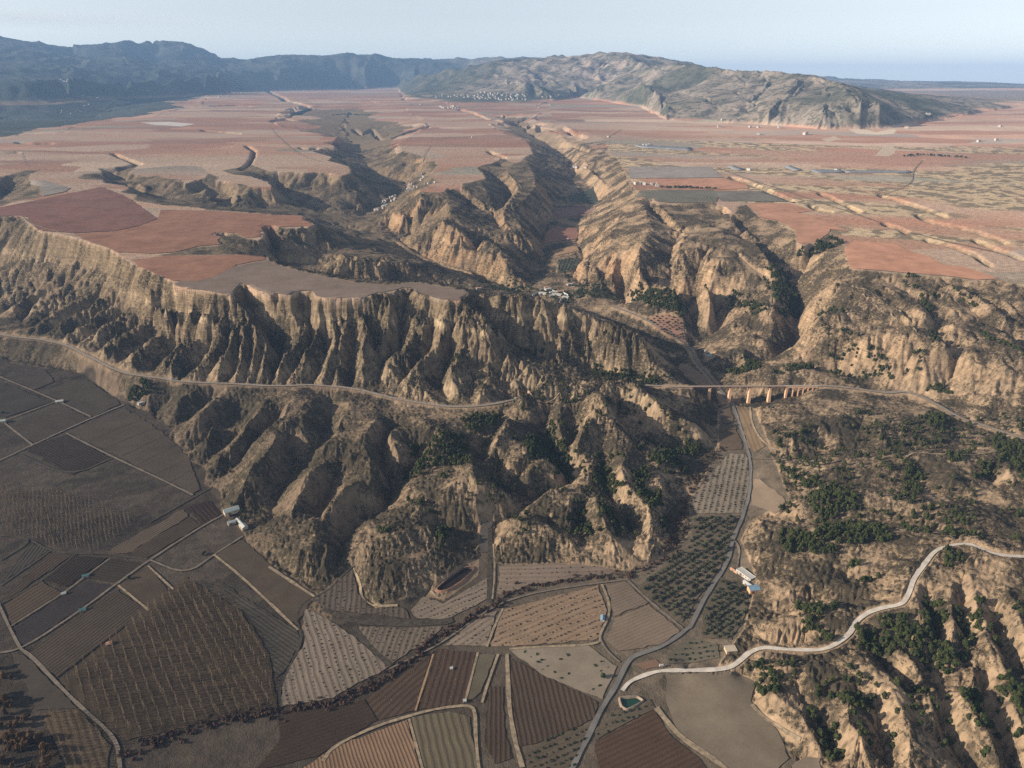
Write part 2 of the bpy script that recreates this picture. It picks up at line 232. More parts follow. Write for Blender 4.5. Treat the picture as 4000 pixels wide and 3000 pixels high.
line("f 0,900,118 300,860,122 500,960,112 700,1130,104 900,1300,92 1100,1450,80"); line("f 0,1050,100 300,1150,96 600,1300,86 800,1450,74 F 1500,700,62"); line("F 950,650,56 1100,600,66 1250,650,66 1400,640,70"); line("F 900,680,44 1100,690,48 1400,760,48"); line("F 450,550,44 540,500,56 640,560,52"); line("F 380,520,40 420,420,56 560,400,66 700,420,70"); line("F 600,700,46 900,700,52 1050,720,50 1300,790,44"); line("F 300,640,34 480,600,44 500,700,36 380,720,28")
line("F 560,950,30 700,960,36 900,930,40 1100,900,42"); line("F 580,1050,24 750,1130,32 1000,1010,42 1240,960,46 1500,930,46 1700,960,45"); line("F 640,1230,15 850,1250,20 960,1220,24 1200,1160,30 1500,1190,34 1800,1180,38 2000,1150,40 2300,1170,44"); line("F 880,1130,26 940,1180,24"); line("F 1080,1150,32 1200,1080,36 1220,1000,40"); line("F 1300,1010,46 1350,1150,40"); line("F 1800,1100,40 1720,1050,42"); line("F 1650,1010,46 1700,1150,40")
line("F 620,1310,20 980,1250,32 1250,1200,38 1550,1228,46 1800,1245,48 2212,1210,52 2500,1200,56"); line("F 700,1390,20 800,1500,22 1000,1440,28 1250,1430,32 1600,1450,36 1850,1500,38 2212,1560,44"); line("F 1000,1340,34 1300,1310,40 1450,1330,42"); line("F 1580,1440,34 1500,1280,42"); line("F 2050,1420,40 1950,1260,46"); line("F 1750,1400,46 1800,1300,48"); line("F 2150,1400,50 2100,1300,52"); line("F 800,1580,26 1000,1510,36 1300,1500,42 1600,1530,46 1900,1560,48"); 
line("I 500,110,12 700,110,17 900,140,22 1100,190,27 1450,150,34 1700,210,38 1900,225,42 2212,150,44"); line("I 560,130,20 620,200,24 650,260,20"); line("I 700,170,28 900,200,38 1100,240,38 1250,250,38"); line("I 1300,190,40 1600,200,44 1800,170,46 2100,150,50"); line("I 650,420,20 850,400,30 1050,420,30 1300,400,36 1500,340,42"); line("I 560,340,20 720,340,28 1000,330,33 1200,330,34")
line("I 850,600,17 1000,610,21 1250,600,27 1400,640,33"); line("I 700,560,22 950,530,28 1250,560,34 1420,590,40"); line("I 1100,480,26 1250,500,30 1420,480,40"); line("I 520,850,11 700,890,15 900,905,18"); line("I 600,830,16 800,745,24 950,690,29 1100,700,32"); line("I 640,700,14 800,720,18"); 
WR = world("I -80,1065,5 0,1060,6 200,1060,8 380,1050,10 450,1010,12 510,950,14 600,915,16 720,930,18 850,935,20 980,935,23 1080,880,26 1140,830,28 1170,760,30 1250,700,33 1350,670,36 1460,655,39 1500,590,42 1530,490,46 1600,400,49 1660,320,52 1750,290,54 1860,275,56 1950,310,57 2050,350,58 2212,360,59 2400,355,60")
WRs = smooth(WR, 3)
for d in (-4, -2, 0, 2, 4): put(offset(WRs, d), 4)
line("I 1250,850,23 1330,980,21 1450,1100,18 1560,1230,15 1700,1400,10 1800,1530,6 1900,1659,2 2000,1800,0", wt=2); line("I 1000,970,26 1230,1000,31 1380,1150,31 1450,1300,29 1480,1450,26 1500,1600,22 1520,1750,16"); line("I 1400,930,35 1500,1010,36 1600,1130,34 1660,1240,32 1690,1290,26"); line("I 1560,1000,26 1640,1080,22 1700,1280,15 1750,1450,8")
line("I 1680,1150,35 1800,1190,35 1850,1300,32 1950,1450,27 2030,1600,20 2050,1750,14"); line("I 1590,560,41 1620,700,33 1680,850,26 1720,980,22 1900,1120,19 2000,1350,15 2100,1500,10 2150,1659,5 2200,1800,2"); line("I 1750,530,48 1770,700,44 1740,860,40 1780,960,38 1900,950,38 1920,1080,35 1990,1180,30")
line("I 1530,560,45 1580,700,40 1600,800,36 1500,930,33"); line("I 1820,540,44 1830,750,35 1850,900,30"); line("I 1880,480,52 1920,700,46 1980,800,44 2010,920,42 2060,1060,38 2150,1110,36"); line("I 2020,700,40 2060,850,32 2130,1000,26 2212,1150,20"); line("I 2100,450,55 2150,700,52 2212,900,47 2300,1100,40"); line("I 2100,1200,32 2150,1400,28 2212,1600,22")
line("I 800,1150,15 900,1300,11 1000,1450,7 1060,1600,4"); line("I 620,1180,16 820,1330,17 930,1480,13 960,1580,7"); line("I 1130,1250,26 1110,1400,22 1200,1480,23 1230,1600,16"); line("I 560,1000,17 700,1050,20 950,1030,26"); line("I 700,1130,17 900,1150,20 1050,1150,24"); line("I 1300,1250,22 1330,1450,12 1380,1659,4")
# low hills below the railway
line("j 0,150,36 -80,260,26 -40,400,14"); line("j 420,240,36 250,380,27 130,500,12"); line("j 300,160,30 120,330,18 0,420,9"); line("j 650,260,30 480,420,18 330,530,6"); line("j 720,290,39 560,480,33 440,560,27 290,640,11"); line("j 640,560,29 590,700,23 500,790,16 440,840,5")
line("j 900,430,26 720,620,13 520,820,5"); line("j 1080,520,24 950,640,17 800,780,11 600,960,6 480,1080,3"); line("j 1200,330,41 1100,510,37 1020,580,35 970,740,27 880,830,21 730,930,15 690,1060,7"); line("j 1330,560,25 1150,700,19 950,920,10 750,1130,4"); line("j 1600,155,46 1500,330,44 1400,470,41 1280,620,38 1150,700,33 1060,810,23")
line("j 1750,340,45 1550,440,42 1390,640,41 1370,720,38 1250,950,35 1080,1080,29 1000,1200,22 950,1400,11"); line("j 1360,480,30 1340,620,28"); line("j 1400,780,20 1460,950,14 1400,1200,9 1300,1500,4 1200,1650,2"); line("j 2050,620,30 1850,780,23 1600,960,17 1460,1080,12"); line("j 1620,480,42 1600,700,34 1760,830,26"); line("j 1900,260,36 1880,450,30 1850,700,25")
line("j 2150,920,37 1950,1000,34 1700,1130,30 1620,1330,24 1500,1500,17 1350,1600,7"); line("j 2100,1020,24 1920,1150,16 1850,1400,8 1800,1600,4"); line("j 2180,1250,34 2000,1350,28 1900,1500,22 1850,1640,14"); line("j 2130,330,44 2050,500,40 1980,640,35")
line("k 500,250,44 430,340,42 330,490,40 390,650,36 430,850,32 460,1000,26 300,1130,19"); line("k 250,400,40 0,480,38 -100,560,36"); line("k 650,200,36 600,420,26 530,560,20 600,800,14 620,1050,9 560,1180,7 380,1300,4 150,1420,2 60,1600,0", wt=2); line("k 650,350,41 600,500,37 720,650,31 720,820,24 760,900,18")
line("k 900,200,42 1000,300,44 1200,400,44 1100,560,41 1020,640,37 940,740,32 800,900,22"); line("k 970,540,28 880,760,18 760,920,12"); line("k 1500,700,40 1510,900,40 1300,1000,35 1180,1100,29 850,1000,27 700,1090,19"); line("k 1530,950,38 1700,1050,32 1900,1100,25"); line("k 1150,1180,22 1050,1350,12 1250,1400,8 1400,1550,4"); line("k 1000,1200,24 700,1250,20 350,1420,16 250,1550,10"); line("k 700,1400,22 900,1500,20 1000,1600,14")
line("k 1830,200,34 1790,400,29 1620,520,22 1640,680,18 1800,830,15 1900,1000,12 2020,1180,9 2060,1240,8 1900,1290,7 1650,1290,6", wt=2); line("k 1900,250,45 1790,480,40 1700,620,36 1880,760,32 2090,700,33 2080,560,40"); line("k 1960,900,26 1930,1000,20 2000,1050,14"); line("k 1500,1150,26 1700,1200,20 1950,1200,12")
line("l 400,300,36 350,450,26 420,620,20 500,800,16 590,950,12 620,1090,9 300,1200,8 60,1350,7"); line("l 600,100,52 560,250,48 450,430,42 500,520,38 560,660,32 600,740,23"); line("l 640,300,44 680,500,34 640,700,22"); line("l 940,150,60 1000,300,56 1020,400,52 1100,480,48 1250,600,39 1360,690,28"); line("l 900,350,55 800,520,48 720,620,42 680,720,36"); line("l 860,600,40 850,720,30")
line("l 1180,180,44 1110,350,33 1250,500,25 1400,600,19 1600,650,16 1900,680,14 2110,690,13"); line("l 1300,60,58 1400,160,56 1600,300,48 1800,410,40 2000,480,31 2100,540,25 2120,640,15", 1); line("l 1560,330,42 1580,450,32 1560,580,20"); line("l 1780,430,34 1800,560,22"); line("l 1380,220,44 1450,420,28"); line("l 1450,60,48 1700,250,34 2000,380,22 2100,440,16"); line("l 2150,220,14 2150,400,13 2140,700,12 2080,850,12 1900,950,12")
line("l 330,870,34 450,950,28 600,1050,18"); line("l 350,880,34 160,1050,25 100,1120,18"); line("l 120,700,34 160,850,28 80,1000,20"); line("l 450,1130,25 250,1250,19 100,1400,11"); line("l 600,1130,22 800,1050,24 850,900,28 900,760,30"); line("l 1250,760,36 1180,950,32 1230,1120,28 1400,1280,22 1570,1330,20 1480,1500,14 1420,1650,6"); line("l 1650,780,28 1550,950,24 1620,1150,20 1630,1300,14")
line("l 950,780,24 980,1000,17 1050,1180,13 1200,1400,8 1300,1600,4"); line("l 1340,880,26 1350,1100,22 1480,1250,18"); line("l 870,1250,27 950,1300,25 1050,1500,15 1150,1640,5"); line("l 450,1400,19 420,1550,9"); line("l 640,1230,24 620,1450,16 680,1600,8"); line("l 720,1350,12 800,1600,4"); line("l 1720,1000,14 1700,1350,9 1650,1600,5", wt=2); line("l 1900,1180,10 1930,1400,9 1880,1650,7")
line("H 180,330,17 300,260,22 420,210,26 600,180,24"); line("H 200,500,11 300,420,18 450,420,17 600,330,16 750,200,14"); line("H 300,600,8 450,560,10 560,480,10"); line("H -10,420,3 80,270,5 170,140,8 330,30,12"); line("G 1830,360,13 1950,250,18 2060,330,13 2000,420,8"); line("G 1720,250,9 1850,200,14 1950,150,20")
line("H 1050,150,14 1200,120,20 1350,200,16 1500,250,12"); line("H 1480,130,12 1560,300,8 1600,370,7"); line("H 1620,60,26 1700,200,18 1760,330,10"); line("H 1760,150,14 1850,320,7"); line("H 1950,60,24 1960,200,16 1950,380,8"); line("H 1050,250,10 1150,330,8 1400,340,8 1700,400,7")
# flats of the valley
line("S -300,1330,26 0,1380,24 200,1420,19 300,1440,16 468,1563,11 560,1600,9 640,1660,7 720,1780,5 780,1880,3 850,1950,2 930,2090,1 1000,2150,1 1090,2200,1 1160,2270,1 1280,2300,1", wt=2)
for s in ("S -300,1500,16 0,1530,14 400,1570,9", "S -300,1700,5 0,1700,5 550,1680,5", "S -300,2000,0 0,2000,0 800,2000,1", "S -400,2600,-2 0,2600,-2 1000,2500,0", "S -400,2990,-4 0,2990,-3 1000,2990,-2 2200,2990,0 2600,2990,2 3000,2990,3", "S 1300,2500,1 2000,2400,3 2400,2300,5", "S -600,3200,-4 1000,3300,-3 3000,3200,3",
          "H 0,700,0 120,420,2 170,600,1 250,670,1 450,670,2 560,590,2 690,620,3 900,460,4 880,340,5 910,150,6 1000,130,6 980,330,5 1000,390,4 1400,390,5 1800,450,5 2100,330,6", "I 0,1100,4 440,1080,6 560,1140,7 530,1250,6 700,1440,5 780,1600,4 900,1590,4", "I 150,850,5 230,860,6 500,600,8 480,480,9 440,300,10 520,110,11", "S 2000,2700,1 2600,2700,3", "H 1280,1500,0 2000,1400,1 2212,1000,4"): line(s)
# far country: blue range on the left, forested foothills, the central hills, far horizon
def far(s): return line(s, 1)
R = 100000
far(f"A -300,235,{R+14500} 0,240,{R+14500} 280,265,{R+14500} 680,272,{R+14500} 900,288,{R+14800} 1180,300,{R+15000} 1260,340,{R+15200} 1400,360,{R+15500} 1540,372,{R+15500} 1700,366,{R+14500} 1800,348,{R+14500} 1950,352,{R+14600} 2212,338,{R+14800} B 230,333,{R+15000} 330,350,{R+15200} 430,362,{R+15200} 550,353,{R+15500} 640,375,{R+15800} 760,358,{R+15800} 900,373,{R+15800} 1000,377,{R+15500} 1100,388,{R+15200} 1250,385,{R+13500}")
far(f"A -300,430,{R+11500} 0,420,{R+11500} 300,400,{R+11500} 600,420,{R+11800} 900,410,{R+12000} 1200,430,{R+12300} 1500,440,{R+12800} 1800,440,{R+13300} 2212,440,{R+13500} B 400,440,{R+13500}")
far(f"A -300,560,{R+8500} 0,520,{R+8500} 300,520,{R+8600} 500,500,{R+8800} 800,520,{R+9300} 1100,490,{R+9800} 1400,500,{R+10500} 1600,500,{R+11500}")
far(f"A 0,250,{R+14400} 200,330,{R+13000} 300,400,{R+11700}"); far(f"A 700,280,{R+14400} 760,350,{R+13200} 800,410,{R+12000}"); far(f"A 1150,305,{R+14900} 1100,370,{R+13600} 1180,430,{R+12400}"); far(f"A 1800,350,{R+14400} 1760,420,{R+13500} 1700,490,{R+12600}"); far(f"B 240,335,{R+14900} 180,420,{R+13700}"); far(f"B 560,355,{R+15400} 500,430,{R+14000}")
far(f"A 450,300,{R+15000} 480,400,{R+12500} 450,470,{R+10500}"); far(f"A 950,320,{R+15000} 960,400,{R+13000} 980,460,{R+11000}"); far(f"A 1350,380,{R+15500} 1400,440,{R+13500} 1350,480,{R+11500}")
line("A -300,790,900 0,740,905 300,740,910 560,720,915 700,680,925 900,640,935 1200,600,950 1500,545,975 1650,525,985"); line("A -300,900,960 0,840,970 150,800,960 450,740,945 700,740,950 900,690,960 1100,620,970"); line("A 0,640,955 300,620,960 560,640,965 800,600,975 1050,560,985")
far(f"B 1250,385,{R+12500} 1330,365,{R+11500} 1390,338,{R+11200} 1440,365,{R+11000} 1530,368,{R+10800} 1620,355,{R+10300} 1700,350,{R+9800} 1830,343,{R+9300} 1900,365,{R+8800} 2000,408,{R+8200} 2150,395,{R+7800} C 200,410,{R+7500} 280,403,{R+7300} 430,433,{R+6900} 620,433,{R+6700} 840,438,{R+6400} 950,470,{R+6100} 1050,518,{R+5800} 1200,580,{R+5400} 1300,640,{R+5100} 1470,765,{R+4600}")
far(f"B 400,470,{R+12000} 620,455,{R+10500} 820,420,{R+10000} 1000,412,{R+9800} 1200,450,{R+9300} 1400,520,{R+8700} 1520,580,{R+8200}"); far(f"B 1080,560,{R+8600} 1190,503,{R+8300} 1300,560,{R+8000}")
far(f"B 1830,345,{R+9300} 1880,420,{R+8600} 1900,470,{R+8000} 2050,520,{R+7200} C 40,540,{R+7000} 160,545,{R+6800}"); far(f"C 40,600,{R+6300} 160,590,{R+6100} 300,640,{R+5700} 550,700,{R+5300}"); far(f"B 1900,500,{R+7300} 2000,580,{R+6500} C 0,680,{R+5700}"); far(f"C 430,440,{R+6900} 500,520,{R+6300} 420,580,{R+6000} 560,660,{R+5500}"); far(f"C 840,440,{R+6400} 800,560,{R+5600} 700,640,{R+5300} 600,740,{R+4900}"); far(f"C 600,450,{R+6700} 640,560,{R+6000} 520,640,{R+5700}")
far(f"C 1050,520,{R+5800} 1200,620,{R+5000} 1250,700,{R+4750} 1400,770,{R+4500}"); far(f"C 980,560,{R+5600} 1000,680,{R+4950} 900,740,{R+4700}"); far(f"B 1700,400,{R+9500} 1600,470,{R+9000} 1750,520,{R+8200} 1500,590,{R+7800}")
line("C 1000,840,1000 1250,850,1006 1400,880,1008 1500,920,1000 1700,980,1000"); line("C 600,765,1012 900,785,1012 1200,788,1010 1400,785,1008")
far(f"C 950,520,{R+22000} 1050,500,{R+22000} 1180,485,{R+22000} 1300,492,{R+22000} 1450,505,{R+22000} 1600,510,{R+22000} 1750,503,{R+22000} 1900,508,{R+22000} 2212,518,{R+22000} 2600,525,{R+22000}"); far(f"C 1200,590,{R+13000} 1300,575,{R+13000} 1450,585,{R+13000} 1560,590,{R+13000} 1700,605,{R+13000} 1850,610,{R+13000} 2000,600,{R+12000} 2212,605,{R+12000} 2600,610,{R+12000}"); far(f"C 1250,620,{R+9500} 1500,625,{R+9500} 2212,630,{R+9500} 2600,640,{R+9500}")
line(f"B 0,400,{R+26500} C 2600,560,{R+26500}")

def solve():
    H = None; Nk = 48
    while Nk <= N:
        f = N // Nk
        v = cval.reshape(Nk, f, Nk, f).sum((1, 3)); wt = cwt.reshape(Nk, f, Nk, f).sum((1, 3)); fix = wt > 0
        fv = np.where(fix, v / np.maximum(wt, 1e-9), 0)
        if H is None: H = np.where(fix, fv, fv[fix].mean())
        else:
            H = np.repeat(np.repeat(H, 2, 0), 2, 1)
            for _ in range(2):
                q = np.pad(H, 1, mode='edge'); H = (q[1:-1, 1:-1] * 2 + q[:-2, 1:-1] + q[2:, 1:-1] + q[1:-1, :-2] + q[1:-1, 2:]) / 6
        H = H.astype(np.float32); fv = fv.astype(np.float32)
        wx, wy = 1 / dT ** 2, 1 / dL ** 2; s = 2 * (wx + wy); wx /= s; wy /= s
        for _ in range({48: 800, 96: 400, 192: 200, 384: 120, 768: 60, 1536: 40}[Nk]):
            q = np.pad(H, 1, mode='edge')
            H = wy * (q[:-2, 1:-1] + q[2:, 1:-1]) + wx * (q[1:-1, :-2] + q[1:-1, 2:]); H[fix] = fv[fix]
        Nk *= 2
    return H
H = solve()
def hit(x, y, HH=None):
    """photo pixels -> first point of the relief along their rays"""
    HH = H if HH is None else HH
    th, s_ = ray(x, y); th = np.atleast_1d(th); s_ = np.atleast_1d(s_); j = np.clip(((th - TH0) / dT - .5).round().astype(int), 0, N - 1)
    out = np.empty((len(th), 3))
    for k in range(len(th)):
        dz = CAMH + s_[k] * rg - HH[:, j[k]]; b = np.nonzero(dz <= 0)[0]
        if len(b) == 0: r = rg[-1]
        elif b[0] == 0: r = rg[0]
        else: i = b[0]; t = dz[i - 1] / (dz[i - 1] - dz[i]); r = rg[i - 1] + t * (rg[i] - rg[i - 1])
        out[k] = (r * math.sin(th[k]), r * math.cos(th[k]), CAMH + s_[k] * r)
    return out
def ground(s, HH=None):
    p = px(s); return hit(p[:, 0], p[:, 1], HH)
def zat(x, y, HH=None):
    HH = H if HH is None else HH
    x = np.asarray(x, float); y = np.asarray(y, float); r = np.hypot(x, y)
    u = np.clip((np.log(np.maximum(r, 1)) - LR0) / dL - .5, 0, N - 1.001); v = np.clip((np.arctan2(x, y) - TH0) / dT - .5, 0, N - 1.001)
    i = u.astype(int); j = v.astype(int); a = u - i; b = v - j
    return HH[i, j] * (1 - a) * (1 - b) + HH[i + 1, j] * a * (1 - b) + HH[i, j + 1] * (1 - a) * b + HH[i + 1, j + 1] * a * b
# ------------------------------------------------------------------ fields, tracks (outlines read off the photograph, laid on the relief)
def srgb(r, g, b): return tuple((c / 255 / 12.92) if c <= 10 else ((c / 255 + .055) / 1.055) ** 2.4 for c in (r, g, b))
# name, outline, colour (albedo), row direction (two points) or None, row spacing m, row contrast, plants (kind, spacing along, spacing across)
GB, DB, TAN, RB, OL, BR = (.105, .084, .068), (.066, .050, .042), (.235, .170, .122), (.092, .050, .038), (.125, .105, .066), (.17, .125, .085)
FIELDS = [
 ("D 40,1052 325,940 400,930 565,1008 205,1155", GB, "D 200,1160 570,1010", 4, .25, None),
 ("D 160,1188 410,1108 682,1245 440,1358", DB, "D 160,1190 440,1360", 4, .3, None),
 ("D 430,1090 770,942 890,1010 960,1062 1095,1172 1172,1262 1235,1440 1190,1472", (.12, .098, .078), "D 560,1140 900,1000", 4, .3, None),
 ("D 30,742 140,700 280,702 338,778 215,828", (.10, .085, .07), "D 30,740 280,700", 4, .2, None),
 ("D 232,838 540,762 640,832 730,892 738,915 590,988 375,888", (.10, .085, .068), "D 230,835 540,760", 4, .2, None),
 ("D 10,780 320,905 30,1000 -60,960", (.078, .068, .058), None, 0, 0, None),
 ("G 645,338 1130,62 1165,108 785,342", (.16, .125, .095), "G 640,340 1130,60", 4, .25, None),
 ("G 785,345 1168,112 1238,165 905,368", (.10, .075, .057), "G 640,340 1130,60", 4, .3, None),
 ("G 1155,52 1288,12 1368,88 1250,160", (.066, .046, .04), "G 1150,50 1250,165", 5, .35, None),
 ("G 0,522 200,268 298,322 0,530", (.085, .075, .066), "G 0,520 200,265", 4, .2, None),
 ("G 8,628 308,332 452,345 20,640", (.095, .07, .055), "G 8,628 300,400", 4, .35, None),
 ("G 275,502 462,350 672,362 405,545", (.055, .042, .034), "G 270,500 460,345", 4, .4, None),
 ("G 28,652 258,512 392,580 72,782", (.125, .092, .066), "G 28,652 258,512", 5, .45, None),
 ("G 545,490 692,374 895,390 720,515", (.08, .062, .05), "G 545,490 720,515", 4, .35, None),
 ("G 85,800 525,512 708,532 145,915", (.066, .055, .055), None, 0, 0, None),
 ("G 735,545 920,408 1045,580 915,668", (.12, .09, .066), None, 0, 0, None),
 ("G 165,955 722,560 905,690 350,1105", (.10, .078, .06), "G 165,955 722,560", 4, .2, None),
 ("G 360,1132 1150,480 1500,700 1655,950 1715,1285 760,1495", (.10, .075, .052), "G 620,900 800,1450", 8, .3, ("poplar", 2.6, 8.0)),
 ("G 265,1322 490,1302 690,1525 650,1700 420,1700", (.16, .118, .08), "G 330,1350 420,1650", 5.5, .4, ("poplar_small", 4, 5.5)),
 ("G 80,962 150,962 478,1290 222,1308", (.10, .085, .07), None, 0, 0, None),
 ("G 1320,482 1830,815 1858,880 1750,1075 1702,1105 1650,900 1500,680", (.10, .088, .075), "G 1320,480 1830,815", 4, .2, None),
 ("G 1330,340 1500,250 1700,430 1930,610 1830,780", (.125, .096, .072), None, 0, 0, None),
 ("H -172,672 -8,752 140,860 340,1035 340,1045 150,1138 0,1228 -322,1282 -305,1110 -180,905", (.215, .165, .12), "H -160,680 -60,1000", 5.5, .3, ("vine", 5, 8)),
 ("H 155,785 440,800 680,785 595,880 475,940 355,1025 175,855", (.17, .13, .092), "H 440,790 350,1030", 5.5, .3, ("vine", 5, 7)),
 ("H 5,528 118,425 165,600 245,672 440,672 468,738 0,688 -135,622", (.13, .098, .073), "H 60,480 40,680", 5.5, .35, ("vine", 5, 7)),
 ("H 480,690 562,602 690,645 955,485 955,618 700,745 520,738", (.23, .175, .125), "H 520,700 950,520", 6, .35, ("vine", 4, 8)),
 ("H 902,330 922,152 985,134 968,328", (.125, .105, .085), None, 0, 0, None),
 ("H 1032,412 1400,398 1638,412 1785,456 1500,488 1205,535 1052,596 1015,588", TAN, "H 1030,450 1700,430", 7, .35, ("vine", 7, 8)),
 ("H 690,905 922,712 1015,685 945,908", (.225, .168, .12), "H 690,900 1015,690", 6, .3, ("vine", 5, 8)),
 ("H 975,915 1045,684 1636,535 1695,690 1635,868 1045,912", (.29, .19, .115), "H 1000,900 1700,620", 6, .35, ("vine", 4, 8)),
 ("H 1690,535 1808,510 1945,638 1735,726", (.215, .155, .108), "H 1735,730 1950,640", 4, .15, None),
 ("H 1738,740 1955,652 2145,810 2045,888 1850,932 1755,938 1690,870", (.235, .17, .115), "H 1735,735 1960,645", 4, .12, None),
 ("H 205,1232 632,930 612,960 510,1305 290,1365", (.088, .056, .036), "H 250,1250 600,940", 5.5, .5, ("vine_pale", 4, 6)),
 ("H 645,925 888,952 808,1268 532,1298", (.088, .054, .035), "H 540,1290 650,930", 5.5, .5, ("vine_pale", 4, 6)),
 ("H 908,955 1002,962 915,1188 870,1235 828,1238", (.135, .11, .07), None, 0, 0, None),
 ("H -322,1312 190,1238 275,1368 -100,1592 -480,1680 -330,1500", (.060, .040, .027), "H -300,1400 190,1240", 4, .25, None),
 ("H -100,1608 0,1535 460,1365 548,1690 -220,1690", (.235, .14, .08), "H 250,1430 330,1660", 3, .12, None),
 ("H 482,1352 720,1312 845,1352 875,1560 918,1700 570,1700", (.15, .118, .07), "H 640,1330 720,1650", 6, .6, None),
 ("H 965,1162 1048,1162 1058,1400 1105,1600 1000,1635 935,1500", (.085, .056, .036), "H 1000,1160 1000,1600", 4, .3, None),
 ("H 1095,985 1635,1252 1620,1355 1250,1515 1155,1525 1115,1300", (.09, .06, .038), "H 1095,985 1200,1520", 4.5, .55, None),
 ("H 1085,930 1250,915 1580,908 1752,1040 1660,1238 1300,1090", (.26, .205, .145), None, 0, 0, ("shrub_rows", 7, 9)),
 ("H 1185,1560 1380,1450 1600,1385 1490,1700 1200,1700", (.12, .09, .058), "H 1200,1560 1580,1400", 5, .2, ("olive_small", 5, 6)),
 ("H 1630,1490 1990,1300 2090,1470 2250,1590 2330,1700 1660,1700 1615,1560", (.10, .058, .036), "H 1630,1500 2000,1330", 4.5, .45, None),
 ("H 1750,1300 1960,1240 1990,1290 1630,1480 1610,1440", (.13, .10, .065), "H 1750,1300 1960,1240", 5, .2, ("olive_small", 5, 6)),
 ("I 2,1092 440,1078 558,1132 522,1250 700,1440 758,1600 660,1700 420,1700 62,1420 5,1250", (.20, .155, .105), None, 0, 0, None),
 ("I 780,1640 860,1590 950,1600 960,1700 780,1700", (.25, .19, .135), None, 0, 0, None),
 ("S 2490,2300 2700,2112 2716,2018 2890,2014 2866,2070 2844,2171 2796,2241 2712,2361 2668,2430 2655,2436", (.15, .115, .075), "S 2520,2310 2860,2090", 7, .2, ("olive", 6.2, 7.5)),
 ("F 155,1490 240,1402 390,1222 498,1228 518,1400 478,1588 192,1588", (.25, .195, .135), "F 200,1590 250,1400", 7, .15, ("olive_small", 5.5, 7)),
 ("F 545,1392 562,1372 738,1500 718,1558 670,1588 525,1540", (.28, .2, .13), None, 0, 0, None),
 ("F 332,1052 430,1038 478,1198 342,1198", (.16, .11, .068), None, 0, 0, None),
 ("F 352,942 400,940 428,1030 350,1038", (.15, .105, .068), None, 0, 0, None),
 ("F 442,930 520,942 528,1060 615,1182 555,1208 512,1188", (.21, .14, .08), "F 450,930 560,1200", 6, .35, None),
 ("I 340,482 500,560 518,640 478,760 400,868 235,860 225,740", (.12, .095, .062), None, 0, 0, ("olive", 6.5, 6.5)),
 ("I 10,965 150,855 325,900 338,978 10,1015", (.15, .125, .085), "I 0,960 330,930", 6, .35, ("olive_small", 6, 7)),
 ("I -180,1020 -60,990 -10,1030 -120,1060", (.24, .14, .09), None, 0, 0, None),
 ("F 80,662 130,672 250,760 288,798 230,798 130,742", (.26, .17, .11), None, 0, 0, None),
 ("F 310,845 345,838 400,905 345,900", (.27, .19, .13), None, 0, 0, None),
 ("E 1930,390 2040,362 2160,402 2185,540 2085,500", (.30, .17, .115), None, 0, 0, ("olive", 8, 9)),
 ("d 85,860 170,802 428,802 438,895 408,928 82,965", (.25, .13, .09), "d 100,900 200,800", 7, .5, None),
 ("d 155,1050 428,995 448,1050 205,1100", (.32, .2, .115), "d 300,1080 400,990", 7, .35, None),
 ("d 225,1150 440,1122 450,1200 345,1280 215,1298", (.10, .095, .065), "d 230,1290 300,1130", 7, .6, ("olive", 8, 9)),
 ("d 320,460 600,360 690,510 520,530 340,520", (.075, .08, .06), None, 0, 0, None),
 ("d 170,600 340,580 500,560 640,600 420,680 200,700", (.2, .125, .1), None, 0, 0, None),
 ("d 1112,402 1330,392 1895,394 1955,470 1925,528 1400,538 1300,518 1050,470", (.155, .14, .10), "d 1050,470 1112,402", 9, .25, None),
 ("e 250,132 850,132 1140,248 325,238", (.17, .15, .115), None, 0, 0, None),
 ("d 985,140 1860,140 2010,262 990,265", (.28, .235, .20), None, 0, 0, None),
 ("d 1050,268 2212,268 2280,385 1940,390 1330,348", (.41, .215, .135), None, 0, 0, None),
 ("e 600,268 1060,262 1330,345 1150,365 1480,470 1700,570 1500,545 1480,590 1340,690 1220,712 1150,690 1140,570 960,450 770,420", (.42, .22, .14), None, 0, 0, None),
 ("f 265,200 380,120 820,150 930,210 1200,290 1330,370 1560,395 1850,490 1930,525 1700,535 1400,495 860,452 340,408", (.45, .23, .142), None, 0, 0, None),
 ("a 420,1115 320,1010 290,960 -200,955 0,860 400,780 800,700 1100,640 1300,720 1420,780 1560,880 1700,980 1500,1060 1250,1115 800,1140", (.185, .095, .07), None, 0, 0, None),
 ("a 800,1150 1250,1120 1500,1065 1705,985 1740,880 2200,890 b 900,930 1000,945 1240,945 1340,960 1325,990 1450,1045 1400,1070 1330,1058 1080,1072 930,1058 880,1078 925,1130 910,1178 720,1185 600,1135 370,1132 465,1180 405,1210 440,1260 200,1282 a 1890,1342 1640,1360 1260,1345 1190,1305 960,1235", (.255, .132, .085), None, 0, 0, None),
 ("a 1420,1430 1800,1385 2212,1380 b 560,1375 890,1385 930,1420 620,1480 400,1600 200,1660 -60,1655 a 1700,1585 1500,1495", (.265, .138, .088), None, 0, 0, None),
 ("b 940,1430 1000,1460 1200,1525 1500,1595 h 1500,75 1860,145 2212,185 i 280,45 420,35 600,10 800,40 960,65 1110,98 1190,122 1085,188 1075,208 850,180 680,125 570,66 480,66 310,110 200,125 40,180 h 1975,315 1600,320 1480,295 1430,235 1290,240 1220,285 1110,280 1060,260 960,275 800,225 690,160 640,165 585,230 560,285 340,245 0,235 g 1950,350 1890,300 h 180,70 b 640,1490", (.195, .145, .112), "h 300,200 1500,120", 6, .25, None),
 ("a 310,565 480,575 760,650 700,690 460,740 440,640", (.235, .2, .165), None, 0, 0, None),
]
